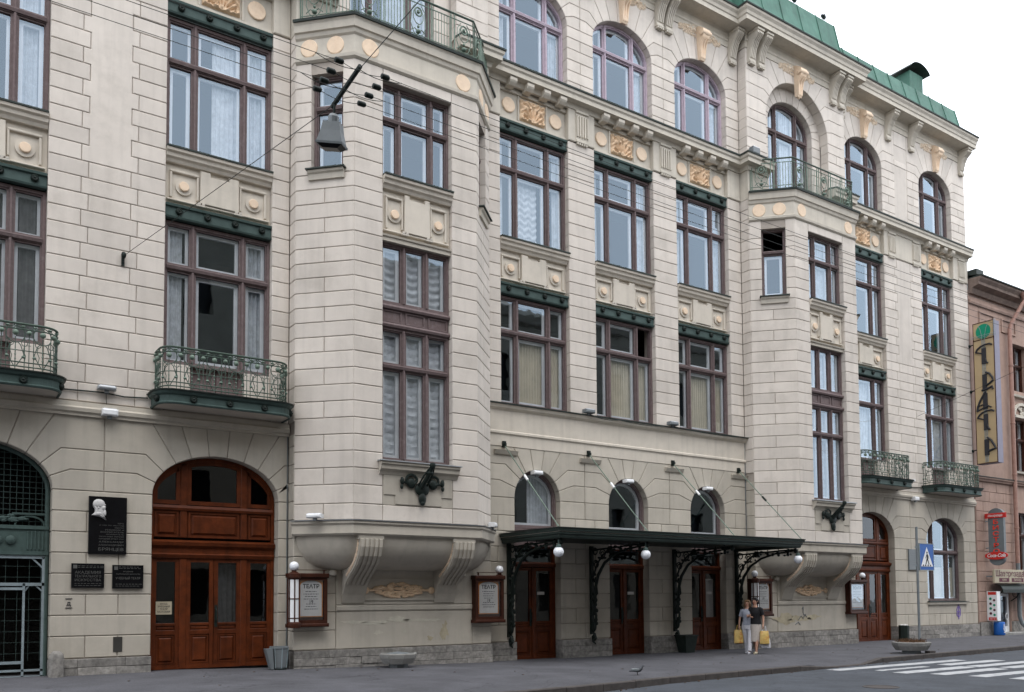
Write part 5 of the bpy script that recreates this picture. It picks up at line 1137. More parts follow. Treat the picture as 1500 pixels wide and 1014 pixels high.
mb = MB(); frus(mb,.0,.21,.15,.03,.215,.155); frus(mb,.03,.20,.145,.20,.15,.12); frus(mb,.20,.15,.12,.33,.13,.105); mb.lathe([(.085,.33),(.085,.42),(.06,.46),(.02,.47)], (0,0,0), 12); o = ob('housing', mb, GREYMET, lp)
mb = MB(); frus(mb,-.05,.12,.09,-.001,.195,.14); ob('reflector_glass', mb, BLACK, lp); ob('hanger', MB().tube([(0,0,.46),(0,0,.60)], .02, 6), IRON, lp)
wy = [-8.90,-8.64,-8.40,-8.16]
ins = MB().lathe([(.022,-.06),(.036,-.05),(.036,.04),(.022,.06)], (0,0,0), 8, 'x'); insm = ins.mesh('insulator', True)
for k, y in enumerate(wy):
    zz = 8.42; od = ('farthest from the theatre','third from the theatre','second from the theatre','nearest the theatre')[k]; lab = 'overhead wire along the street, '+od+' of four by the lamp'
    cable(lab, [(-12,y,zz+.1),(4.25,y,zz),(4.85,y,zz),(19,y+.1,zz-.12),(42,y+.2,zz+.1)], .0042, sag=.05, n=10, name='overhead_wire', cat='wire', group='overhead wires along the street')
    for x, sd_ in ((4.22,'gate side'),(4.86,'canopy side')): tag(ob('insulator', insm, IRON, None, (x,y,zz)), 'small dark insulator on the wire '+od+', '+sd_+' of the lamp bar', 'insulator', 'wire insulators by the lamp')
for y, w_ in ((-8.90,'farthest from'),(-8.40,'second from')): cable('slack jumper wire looped under the overhead wire '+w_+' the theatre', [(3.9,y,8.42),(4.5,y,8.40),(5.1,y,8.42)], .005, sag=.05, name='jumper_wire', cat='wire', group='jumper wires by the lamp')
cable('thin wire slanting from the far pier towards the street', [(31.66,-.02,8.55),(28.5,-6.0,8.9),(24,-15,9.6)], .006, name='slanting_wire', cat='wire')
# ------------------------------------------------------------------ pavement furniture
def gz(x, y): return pave_z(x, y)
def planter(x, y, r, lab, soil=True):
    t = thing('planter', lab, 'planter', (x,y,gz(x,y)), R(12)); n = 8
    def ring8(rr, z): return [(rr*math.cos(math.pi*(2*i+1)/n), rr*math.sin(math.pi*(2*i+1)/n), z) for i in range(n)]
    mb = MB(); L_ = [ring8(r*.80,.09),ring8(r*.96,.22),ring8(r,.30),ring8(r*.97,.325),ring8(r*.88,.325),ring8(r*.86,.26)]
    mb.v = [p for l in L_ for p in l]
    for k in range(len(L_)-1):
        for i in range(n): j = (i+1)%n; mb.f.append((k*n+i,k*n+j,(k+1)*n+j,(k+1)*n+i)); mb.m.append(0)
    mb.f.append(tuple(range(n-1,-1,-1))); mb.m.append(0); ob('bowl', mb, CONCRETE, t)
    ob('foot', MB().lathe([(r*.5,-.02),(r*.5,.10)], (0,0,0), 8), GREYMET, t)
    mb = MB(); rn = random.Random(5)
    mb.lathe([(r*.87,.27),(r*.5,.33),(0.01,.36)], (0,0,0), 10)
    if soil:
        for i in range(160): a_, q = rn.uniform(0,6.28), r*.8*math.sqrt(rn.random()); p = (q*math.cos(a_), q*math.sin(a_), .30+.06*(1-q/r)); mb.tube([p,(p[0]+rn.uniform(-.08,.08),p[1]+rn.uniform(-.08,.08),p[2]+rn.uniform(.02,.10))], .006, 3)
    ob('soil', mb, SOIL if soil else GREYMET, t)
planter(9.0,-.98,.44,'shallow empty concrete planter under the left bay', False); planter(23.3,-4.65,.52,'concrete planter with dry stalks at the kerb by the crossing')
tag(ob('loose_brick', MB().bbox(23.55,23.85,-5.05,-4.9,.0,.07,.01), KERB), 'loose reddish brick lying beside the kerb planter', 'brick')
t = thing('litter_bin', 'grey ribbed metal litter bin beside the left wooden door', 'bin', (6.42,-.42,gz(6.4,-.4)))
ob('body', MB().lathe([(.15,.02),(.165,.06),(.20,.44),(.215,.46),(.215,.50),(.19,.50),(.17,.1)], (0,0,0), 8), GREYMET, t)
mb = MB()
for i in range(8): a_ = 2*math.pi*i/8; mb.tube([(.165*math.cos(a_),.165*math.sin(a_),.04),(.205*math.cos(a_),.205*math.sin(a_),.46)], .012, 4)
ob('ribs', mb, PALEMET, t); ob('foot', MB().lathe([(.16,0),(.16,.03)], (0,0,0), 12), IRON, t)
ob('side_flap', MB().add([(-.34,-.16,.46),(-.21,-.20,.46),(-.16,-.16,.02),(-.22,-.14,.02),(-.34,.02,.46),(-.21,.02,.46),(-.16,.02,.02),(-.22,.02,.02)], [(0,1,2,3),(4,7,6,5),(0,4,5,1),(1,5,6,2),(2,6,7,3),(3,7,4,0)]), GREYMET, t)
t = thing('litter_bin', 'dark grey round litter bin with rubbish beside the far wooden door', 'bin', (29.75,-.40,0)); ob('body', MB().lathe([(.17,0),(.17,.03),(.185,.05),(.185,.54),(.17,.56)], (0,0,0), 10), IRON, t); mb = MB(); rn = random.Random(1)
for i in range(9): mb.ball((rn.uniform(-.10,.10),rn.uniform(-.08,.08),.57), (.06,.05,.04), 6, 4)
ob('rubbish', mb, PAPER, t)
t = thing('litter_bin', 'black tapered litter bin under the canopy between two doors', 'bin', (18.75,-.35,0)); mb = MB(); frus(mb,0,.17,.16,.48,.25,.22); ob('body', mb, IRON, t); mb = MB(); frus(mb,.482,.27,.24,.52,.27,.24); ob('rim', mb, IRON, t)
# pedestrian crossing sign
t = thing('crossing_sign', 'blue pedestrian crossing sign on a grey pole behind the kerb planter', 'sign', (25.72,-3.44,0))
ob('pole', MB().tube([(0,0,-.05),(0,0,3.78)], .038, 10), GREYMET, t, smooth=True)
s_ = ob('sign_plate', MB().bbox(.10,.86,-.03,.0,2.44,3.26,.01), BLUE, t); fr = MB(); ring(fr, rect(.085,.875,2.425,3.275), .02, -.035, .005); ob('rim', fr, PALEMET, s_); ob('clamp', MB().box(-.05,.3,-.0,.04,2.55,2.60).box(-.05,.3,-.0,.04,3.12,3.17), PALEMET, s_)
ob('white_triangle', MB().prism([(.15,2.55),(.81,2.55),(.48,3.16)], -.036, -.031), WHITE, s_)
mb = MB(); y0, y1 = -.041, -.037
mb.prism(circ(.485,2.985,.035,12), y0, y1); mb.prism([(.46,2.94),(.52,2.94),(.53,2.80),(.47,2.78)], y0, y1); mb.prism([(.47,2.80),(.52,2.80),(.60,2.62),(.57,2.61)], y0, y1); mb.prism([(.47,2.82),(.51,2.80),(.43,2.62),(.39,2.62)], y0, y1); mb.prism([(.51,2.93),(.53,2.92),(.59,2.80),(.575,2.79)], y0-.0, y1); mb.prism([(.455,2.93),(.475,2.93),(.41,2.80),(.395,2.81)], y0, y1)
for x in (.24,.36,.50,.63): mb.prism([(x,2.56),(x+.06,2.56),(x+.05,2.61),(x+.01,2.61)], y0-.001, y1-.0005)
ob('walking_figure', mb, INK, s_)
# patches, graffiti
def blob(x, z, rx, rz_, y, seed, n=26):
    rn = random.Random(seed); ph = [rn.uniform(0,6.28) for _ in range(5)]
    return [(x+rx*math.cos(a)*(1+.25*math.sin(3*a+ph[0])+.2*math.sin(5*a+ph[1])+.12*math.sin(9*a+ph[2])), y, z+rz_*math.sin(a)*(1+.25*math.sin(2*a+ph[3])+.2*math.sin(7*a+ph[4]))) for a in [2*math.pi*i/n for i in range(n)]]
def patches(lst, y, m, par):
    for k, (x, z, rx, rz_) in enumerate(lst): P = blob(x,z,rx,rz_,y,int(x*31+z*17)); ob('paint_patch', MB().add(P, [tuple(range(len(P)))]), m, par)
FP = [o for o in TH.children if o.name.startswith('field_panel')]
yp = PY-.016
patches([(8.2,1.10,.30,.035),(8.75,1.08,.35,.05),(9.3,1.15,.28,.07),(10.0,1.12,.5,.04),(8.8,.86,.10,.06),(9.45,.88,.07,.05)], yp, PALEPATCH, FP[0]); patches([(10.55,.85,.10,.22),(10.15,.68,.07,.06)], yp-.002, STAIN, FP[0]); patches([(9.2,1.66,.06,.06)], yp-.016, PALEPATCH, FP[0])
patches([(23.2,.92,.45,.16),(23.9,.92,.5,.10),(24.6,.95,.35,.07)], yp-.002, STAIN, FP[1])
g_ = MB()
for pts in ([(24.05,1.22),(24.12,1.30),(24.10,1.10),(24.14,1.02)],[(23.85,.86),(24.0,1.0),(24.1,.9),(24.2,1.05),(24.3,.93)],[(23.7,.72),(23.85,.80),(23.95,.70)]): g_.tube([(x,PY-.022,z) for x, z in pts], .012, 4)
tag(ob('scribble', g_, GREYMET), 'faint grey scribble on the panel under the far bay', 'graffiti')
g_ = MB(); g_.tube([(34.05,-.004,.85),(34.03,-.004,1.10),(34.16,-.004,1.28),(34.29,-.004,1.10),(34.27,-.004,.85),(34.16,-.004,.78)], .022, 4, closed=True); g_.tube([(34.16,-.004,.70),(34.16,-.004,1.2)], .025, 4); g_.tube([(34.08,-.004,1.0),(34.25,-.004,1.0)], .025, 4); tag(ob('graffiti', g_, PURPLE), 'small purple spray-painted figure low on the far wall', 'graffiti')
rn = random.Random(21); mb = MB()
for i in range(150):                                       # dry leaves and scraps along the gutter and the pavement
    if i < 95: x = rn.uniform(9.5,30); y = kerb_y(x)-abs(rn.gauss(.05,.10)); z = ROADZ+.006
    else: x = rn.uniform(3,28); y = rn.uniform(-4.6,-.8); z = pave_z(x,y)+.006
    a, l_ = rn.uniform(0,6.28), rn.uniform(.012,.045)*(1.5 if i%17 == 0 else 1); mb.add([(x+l_*math.cos(a+q),y+l_*math.sin(a+q)*.7,z+(.012 if j%2 else 0)) for j, q in enumerate((0,1.3,2.9,4.6))], [(0,1,2,3)])
ob('litter', mb, SOIL, kind='stuff', label='dry leaves and scraps scattered along the gutter', category='litter')
# ------------------------------------------------------------------ pigeons
def pigeon(x, y, z, rz, lab, group=None, s=1.0):
    t = thing('pigeon', lab, 'pigeon', (x,y,z), rz, group); mb = MB()
    mb.tube([(-.20*s,0,.095*s),(-.10*s,0,.115*s),(-.02*s,0,.125*s),(.06*s,0,.135*s),(.10*s,0,.165*s),(.118*s,0,.205*s),(.135*s,0,.225*s),(.155*s,0,.222*s),(.185*s,0,.215*s)], [.012*s,.035*s,.058*s,.06*s,.042*s,.028*s,.028*s,.018*s,.004*s], 10); ob('body', mb, FEATHER, t, smooth=True)
    mb = MB()
    for q in (-1,1): mb.ball((-.04*s,q*.05*s,.13*s), (.11*s,.016*s,.04*s), 8, 6)
    ob('wings', mb, GREYMET, t, smooth=True); mb = MB()
    for q in (-1,1): mb.tube([(.0,q*.025*s,.09*s),(.005*s,q*.025*s,0),(.035*s,q*.025*s,.003)], .006*s, 4)
    ob('legs', mb, KERB, t)
pigeon(12.3,-5.35,gz(12.3,-5.35)+.002,R(-30),'grey pigeon walking on the pavement near the kerb', s=.85)
for x, w_ in ((24.47,'first of the pair'),(24.87,'second of the pair'),(26.5,'alone near the roof step')): pigeon(x,.0,22.37,R(20),'dark bird perched on the green roof ridge, '+w_, 'birds on the roof', 1.2)
# ------------------------------------------------------------------ pink neighbour building and its shop signs
NB = thing('neighbour_building', 'pink stuccoed old building with brown cornice next to the theatre', 'building', (35.7,0,0))
L_ = 16.0; wx = [3.35+3.3*k for k in range(4)]; hs = []
for x in wx: hs += [rect(x,x+1.25,10.35,12.55), rect(x,x+1.25,7.0,9.3), rect(x,x+1.25,2.6,5.2)]
hs += [rect(1.15,2.58,-.2,1.75)]
nbw = plate(rect(0,L_,-.3,14.3), hs, .025, .45, (35.7,0,0), 0, PINK, 'wall', NB); nbw.location = (0,0,0)
def nblk(poly, yf=0): ob('stone_block', MB().block(poly, yf, .2, .009, .012), PINK, nbw, fix=False)
zs = zrange(.55,6.35,.42)
for i in range(len(zs)-1):
    z0, z1 = zs[i], zs[i+1]; segs = [(0.02,3.33),(4.62,6.63)]
    if z1 < 2.62: segs = [(2.6,6.63),(.02,1.13)] if z0 < 1.75 else [(.02,6.63)]
    for a, b in segs:
        n = max(1, round((b-a)/1.15)); o_ = (.5 if i%2 else 0); cs = [a]+[a+(b-a)*(k+o_)/n for k in range(0 if o_ else 1, n)]+[b]
        for p, q in zip(cs, cs[1:]):
            if q-p > .05: nblk(rect(p,q,z0,z1))
for k, x in enumerate(wx):
    window(x, 10.36, 1.25, 2.18, (.5,), (.62,), (0,0,0), parent=NB, y=.2, curtain='dark', fm=DWOOD); window(x, 7.01, 1.25, 2.28, (.5,), (.62,), (0,0,0), parent=NB, y=.2, curtain='dark', fm=DWOOD); window(x, 2.61, 1.25, 2.58, (.5,), (.62,), (0,0,0), parent=NB, y=.2, curtain='dark', fm=DWOOD)
    ob('sill', MB().ybar([(.2,10.22),(-.10,10.25),(-.12,10.33),(.2,10.36)], x-.15, x+1.4), TRIM, NB); ob('sill', MB().ybar([(.2,6.88),(-.10,6.9),(-.12,6.98),(.2,7.0)], x-.15, x+1.4), TRIM, NB)
    mb = MB(); ring(mb, rect(x-.16,x+1.41,10.36,12.71), .14, -.05, .04); ob('architrave', mb, PINK, NB)
    mb = MB(); P = [(x-.1,9.35),(x+1.35,9.35)]+[(x+.625+.72*math.cos(math.pi*i/12), 9.4+.62*math.sin(math.pi*i/12)) for i in range(13)]; ring(mb, P, .12, -.07, .04); 
    rn = random.Random(k)
    for i in range(20): mb.ball((x+.625+rn.uniform(-.4,.4),-.02,9.55+rn.uniform(-.1,.28)), (.08,.04,.06), 6, 4)
    ob('window_hood', mb, TRIM, NB)
for x0 in (.75, 2.55, 5.2):
    mb = MB(); ring(mb, rect(x0,x0+1.2,12.95,13.55), .06, -.03, .04); ob('panel_moulding', mb, PINK, NB)
NP = [(0.0,0),(L_,0)]
ob('belt', MB().sweep([(-.02,6.36),(.08,6.36),(.10,6.42),(.16,6.46),(.16,6.52),(-.02,6.58)], NP), PINK, NB); ob('belt_flashing', MB().sweep([(-.02,6.585),(.19,6.525),(.19,6.545),(-.02,6.605)], NP), METALCAP, NB)
ob('belt', MB().sweep([(-.02,13.75),(.05,13.75),(.08,13.82),(.08,13.9),(-.02,13.93)], NP), PINK, NB)
ob('cornice', MB().sweep([(-.02,14.15),(.10,14.15),(.16,14.28),(.16,14.36),(.42,14.44),(.42,14.55),(.52,14.66),(.54,14.74),(-.02,14.76)], NP), BROWNTRIM, NB)
ob('roof_edge', MB().sweep([(-.3,14.765),(.60,14.745),(.60,14.79),(-.3,14.95)], NP), METALCAP, NB); ob('roof_kerb', MB().box(0.0,.55,-.35,.4,14.8,15.1), METALCAP, NB)
ob('roof', MB().add([(0,-.5,14.8),(L_,-.5,14.8),(L_,5,17.2),(0,5,17.2)], [(0,1,2,3)]), METALCAP, NB)
ob('plinth', MB().bbox(0.02,1.12,-.06,.2,-.2,.54,.01).bbox(2.62,L_,-.06,.2,-.2,.54,.01), GRANITE, NB)
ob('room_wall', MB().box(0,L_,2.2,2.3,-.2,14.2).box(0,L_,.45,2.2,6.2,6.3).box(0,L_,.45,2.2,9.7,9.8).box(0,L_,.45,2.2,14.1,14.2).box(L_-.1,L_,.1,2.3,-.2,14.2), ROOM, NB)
# drainpipe
dp = thing('drainpipe', 'pink painted drainpipe with funnel on the neighbour building', 'drainpipe', (38.62,-.16,0))
ob('pipe', MB().tube([(.55,-.42,14.35),(.45,-.36,14.2),(.08,-.04,13.35),(0,0,13.1),(0,0,3.0)], .085, 10), RUSTPIPE, dp, smooth=True); ob('funnel', MB().lathe([(.09,-.15),(.10,0),(.20,.18),(.21,.26)], (.55,-.42,14.4), 12), RUSTPIPE, dp, smooth=True)
ob('lower_pipe', MB().tube([(0,0,3.0),(0,0,.75),(.06,-.06,.45),(.22,-.22,.20)], .085, 10), GREYMET, dp, smooth=True)
for z in (11.5,9.0,6.8,4.5): ob('clamp', MB().lathe([(.10,z-.03),(.105,z),(.10,z+.03)], (0,0,0), 10), RUSTPIPE, dp)
# vertical theatre sign, standing out from the facade
ts = thing('theatre_sign', 'tall cream vertical theatre sign with green disc and black letters', 'sign', (35.45,-.25,6.95), R(-90))
W_, H_ = .84, 5.05                                         # local x runs out from the wall, local -Y faces down the street
ob('box', MB().box(0,W_,.012,.42,0,H_+.72), LILAC, ts)
fc = ob('face', MB().bbox(.02,W_-.02,0,.02,.03,H_,.004), SIGNY, ts); ob('top_face', MB().bbox(.02,W_-.02,0,.02,H_+.03,H_+.70,.004), SIGNY, ts)
fr = MB(); ring(fr, rect(0,W_,0,H_+.73), .022, -.012, .03); fr.box(0,W_,-.012,.02,H_,H_+.03); ob('frame', fr, DWOOD, ts)
ob('green_disc', MB().prism(circ(.42,H_+.34,.30,28), -.010, -.001), SIGNGREEN, ts)
mb = MB()
for s_ in (-1,1): mb.tube([(.42+s_*.20,-.02,H_+.62),(.42+s_*.12,-.02,H_+.45),(.42+s_*.06,-.02,H_+.15),(.42+s_*.055,-.02,.05)], .009, 5)
for s_ in (-.018,.018): mb.tube([(.42+s_,-.02,H_),(.42+s_,-.02,.05)], .007, 5)
for z in (H_+.10,H_+.17): mb.tube([(-.08,-.05,z),(W_+.1,-.05,z+.0)], .009, 5)
for x in (W_+.02,W_+.09): mb.tube([(x,-.05,H_+.05),(x,-.05,H_+.75)], .009, 5)
ob('neon_tubes', mb, PALEMET, ts)
lt = MB(); y0, y1 = -.034, -.004; S = [4.15,3.10,2.30,1.45,.45]
def bar(z0, z1): lt.prism([(.335,z0),(.515,z0),(.515,z1),(.335,z1)], y0, y1)
def arc(pts, r=.026): lt.tube([(x,-.03,z) for x, z in pts], r*1.8, 6)
for ch_, z in zip('ТЕАТР', S):
    lt = MB()
    if ch_ == 'Т': bar(z-.10,z+.55); arc([(.10,z+.42),(.18,z+.55),(.32,z+.64),(.5,z+.68),(.66,z+.68),(.76,z+.62)],.02); arc([(.10,z+.42),(.2,z+.40),(.34,z+.34)],.015); arc([(.48,z+.1),(.52,z-.02),(.58,z-.10)],.02)
    if ch_ == 'Е': bar(z-.12,z+.52); arc([(.48,z+.60),(.62,z+.52),(.74,z+.34),(.76,z+.22),(.62,z+.12),(.48,z+.06)],.024); arc([(.30,z-.12),(.5,z-.10),(.72,z-.02),(.74,z-.14)],.024)
    if ch_ == 'А': bar(z-.10,z+.55); arc([(.10,z-.16),(.12,z+.0),(.20,z+.22),(.34,z+.45),(.46,z+.62)],.024); arc([(.08,z-.14),(.3,z-.06),(.55,z+.02),(.66,z-.06)],.016); arc([(.1,z+.05),(.35,z+.10)],.015)
    if ch_ == 'Р': bar(z-.12,z+.52); arc([(.46,z+.60),(.60,z+.48),(.72,z+.26),(.78,z+.12),(.64,z+.08),(.48,z+.04)],.024)
    ob('letter', lt, INK, ts)
for z, k in ((4.95,0),(3.05,1),(.6,2)): ob('wall_arm', MB().tube([(-.25,.16,z-.0),(.05,.16,z+.04)], .022, 6).ball((-.25,.16,z), .07), IRON, ts)
# bistro sign
bs = thing('bistro_sign', 'grey vertical bistro sign with red letters and red oval badge', 'sign', (36.35,-.14,2.84), R(-90)); W_, H_ = .62, 2.38
P = [(0,.3)]+[(.31-.31*math.cos(math.pi*i/10), .30-.28*math.sin(math.pi*i/10)) for i in range(1,10)]+[(.62,.3),(.62,H_-.28)]+[(.31+.31*math.cos(math.pi*i/10), H_-.28+.26*math.sin(math.pi*i/10)) for i in range(1,10)]+[(0,H_-.28)]
ob('board', MB().prism(P, 0, .16), SIGNGREY, bs)
ob('red_band', MB().bbox(-.12,.74,-.03,.02,H_-.42,H_-.22,.008), RED, bs); mb = shift(text_mb('Шахерезада', .13, .001, .001), .31, -.033, H_-.32); mb.v = [((x-.31)*.75+.31,y,z) for x,y,z in mb.v]; ob('band_lettering', mb, WHITE, bs)
mb = MB()
for i, ch_ in enumerate('БИСТРО'): merge(mb, shift(text_mb(ch_, .235, .01, .003, sx=1.6), .31, -.012, 1.79-i*.24))
ob('red_letters', mb, BISTRORED, bs)
ob('oval_badge', MB().prism([(.31+.46*math.cos(2*math.pi*i/28), .42+.16*math.sin(2*math.pi*i/28)) for i in range(28)], -.05, .0), RED, bs)
mb = text_mb('Coca-Cola', .20, .002, .004, shear=.35); mb.v = [(x*.86,y,z) for x,y,z in mb.v]; ob('badge_script', shift(mb, .31, -.054, .425), WHITE, bs)
for z in (1.85,.75): ob('wall_arm', MB().tube([(-.14,.08,z),(.05,.08,z)], .022, 6), PALEMET, bs)
# cafe fascia sign
ss = thing('fascia_sign', 'beige fascia sign with brown lettering over the cafe door', 'sign', (36.15,-.36,2.14)); W_ = 2.35
ob('board', MB().bbox(0,W_,-.08,.0,0,.56,.01), BEIGESIGN, ss); ob('wall_arm', MB().box(.2,.26,0,.36,.25,.31), GREYMET, ss); ob('wall_arm', MB().box(2.0,2.06,0,.36,.25,.31), GREYMET, ss); mb = text_mb('Шахерезада', .34, .002, .004); mb.v = [(x*1.12,y,z) for x,y,z in mb.v]; ob('lettering', shift(mb, 1.22, -.084, .38), MAROON, ss)
for (a, b, s_) in ((.35,1.15,'кафе'),(1.35,2.3,'бильярд')): p = ob('lower_band', MB().box(a,b,-.086,-.07,.05,.21), MAROON, ss); ob('band_lettering', shift(text_mb(s_, .15, .001, .001), (a+b)/2, -.089, .14), BEIGESIGN, p)
# cafe door, awning, menu lightbox, blue bin
cd = thing('cafe_door', 'white framed glass cafe door with round handle under a dark awning', 'door', (36.86,.12,0)); mb = MB(); ring(mb, rect(0,1.40,0,1.72), .13, -.02, .06); mb.box(.12,1.28,-.01,.05,.13,.34); ob('frame', mb, WHITE, cd)
ob('pane', MB().add([(.12,.02,.33),(1.28,.02,.33),(1.28,.02,1.60),(.12,.02,1.60)], [(0,1,2,3)]), GLASS, cd); ob('handle', MB().tube([(1.12+.11*math.cos(a),-.07,.75+.13*math.sin(a)) for a in [i*math.pi/7 for i in range(14)]], .018, 6, closed=True), WHITE, cd)
ob('door_poster', MB().box(.35,.75,.06,.07,.9,1.35), BEIGESIGN, cd); ob('inner_wall', MB().box(0,1.4,.5,.6,0,1.7), MAROON, cd)
aw = thing('awning', 'dark curved awning over the cafe door', 'awning', (36.65,0,1.84)); mb = MB(); n = 8; L2 = 3.1
for i in range(n+1):
    a_ = math.pi/2*i/n; mb.v += [(0,-.48*math.sin(a_)-.02,.30*math.cos(a_)),(L2,-.48*math.sin(a_)-.02,.30*math.cos(a_)),(0,-.45*math.sin(a_)-.02,.27*math.cos(a_)),(L2,-.45*math.sin(a_)-.02,.27*math.cos(a_))]
for i in range(n): k = 4*i; mb.f += [(k,k+1,k+5,k+4),(k+2,k+6,k+7,k+3)]; mb.m += [0,0]
ob('hood', mb, IRON, aw); mb = MB()
for x in (.05,L2/2,L2-.05):
    mb = MB(); mb.tube([(x,-.02,-.45),(x,-.25,-.30),(x,-.46,.0)], .02, 6); mb.tube([(x+.12*math.cos(a)*.0,-.22+.12*math.cos(a),-.15+.12*math.sin(a)) for a in [i*math.pi/6 for i in range(12)]], .012, 5, closed=True); ob('scroll_bracket', mb, IRON, aw)
ob('fringe', MB().box(0,L2,-.505,-.485,-.10,.02), IRON, aw)
ml = thing('menu_lightbox', 'white menu lightbox with food pictures beside the cafe door', 'lightbox', (36.32,.0,.60), R(-90)); ob('box', MB().bbox(0,.42,0,.25,0,1.2,.01), WHITE, ml)
for z0, z1 in ((.02,.14),(1.06,1.18)): ob('red_strip', MB().box(.06,.38,-.006,-.001,z0,z1), RED, ml)
ob('brand_lettering', shift(text_mb('кафе', .09, .001), .22, -.008, .08), WHITE, ml)
mb = MB(); rn = random.Random(12)
fm1, fm2 = MB(), MB()
for i in range(4): (fm1 if i%2 else fm2).prism(circ(.15,.30+i*.2,.055,10), -.006, -.001); (fm2 if i%2 else fm1).prism(circ(.30,.24+i*.2,.05,10), -.006, -.001)
ob('food_picture', fm1, SIGNGREEN, ml); ob('food_picture', fm2, MAROON, ml)
bb = thing('litter_bin', 'blue cylindrical litter bin with white lettering below the menu lightbox', 'bin', (36.62,-.32,0)); ob('body', MB().lathe([(.20,.02),(.21,.05),(.21,.52),(.19,.55)], (0,0,0), 16), BLUE, bb, smooth=True)
mb = text_mb('Pepsi', .17, .002, .002); mb.v = [(z,y,-x) for x,y,z in mb.v]; mb.v = [(x,y,-z) for x,y,z in mb.v]; ob('lettering', shift(mb, -.02, -.212, .28), WHITE, bb)
ob('door_step', MB().bbox(1.0,4.5,-.45,.1,-.1,.10,.02), CONCRETE, NB)
# ------------------------------------------------------------------ houses across the street (seen in the window reflections)
for k, (x0, x1, h, m) in enumerate(((-34,-6,19.0,FACING),(-5.5,17,20.0,FACING),(17.5,48,18.5,FACING))):
    t = thing('facing_house', ('plain cream house row across the street','tall grey-cream house across the street','pink house row across the street')[k]+', showing only in reflections', 'building', (x0,-22,0))
    wd = x1-x0; hs = []; n = int(wd//2.9)
    for r_ in range(4):
        for i in range(n): a = .8+i*2.9; z = .9+r_*(h-1.5)/4; hs.append(rect(a,a+1.25,z,z+2.2))
    pl = plate(rect(0,wd,-.3,h), hs, -.5, 0, (0,0,0), 0, m, 'wall', t)
    ob('window_glass', MB().box(0,wd,-.45,-.35,.2,h-.3), BLACK, t)
    ob('cornice', MB().sweep([(-.1,h-.5),(.2,h-.45),(.6,h-.1),(.6,h+.1),(-.1,h+.15)], [(wd,0),(0,0)]), TRIM, t)
    ob('belt', MB().sweep([(-.1,h*.27),(.15,h*.27+.05),(.15,h*.27+.2),(-.1,h*.27+.3)], [(wd,0),(0,0)]), TRIM, t)
    ob('back_wall', MB().box(0,wd,-10,-9.9,-.3,h).box(0,wd,-10,-.5,h-.05,h), m, t)
# ------------------------------------------------------------------ the two women
def skin_body(name, nodes, edges, root, mat_, parent, lvl=2, **props):
    me = bpy.data.meshes.new(name); keys = list(nodes); me.from_pydata([nodes[k][0] for k in keys], [(keys.index(a), keys.index(b)) for a, b in edges], [])
    o = bpy.data.objects.new(name, me); COL.objects.link(o); md = o.modifiers.new('s', 'SKIN'); md.use_smooth_shade = True
    sd_ = me.skin_vertices[0].data
    for i, k in enumerate(keys): r = nodes[k][1]; sd_[i].radius = r if isinstance(r, tuple) else (r, r); sd_[i].use_root = (k == root)
    ss_ = o.modifiers.new('u', 'SUBSURF'); ss_.levels = lvl; ss_.render_levels = lvl
    dg = bpy.context.evaluated_depsgraph_get(); m2 = bpy.data.meshes.new_from_object(o.evaluated_get(dg)); bpy.data.objects.remove(o, do_unlink=True); bpy.data.meshes.remove(me)
    m2.name = name; m2.materials.clear(); m2.polygons.foreach_set('use_smooth', [True]*len(m2.polygons)); return ob(name, m2, mat_, parent, **props)
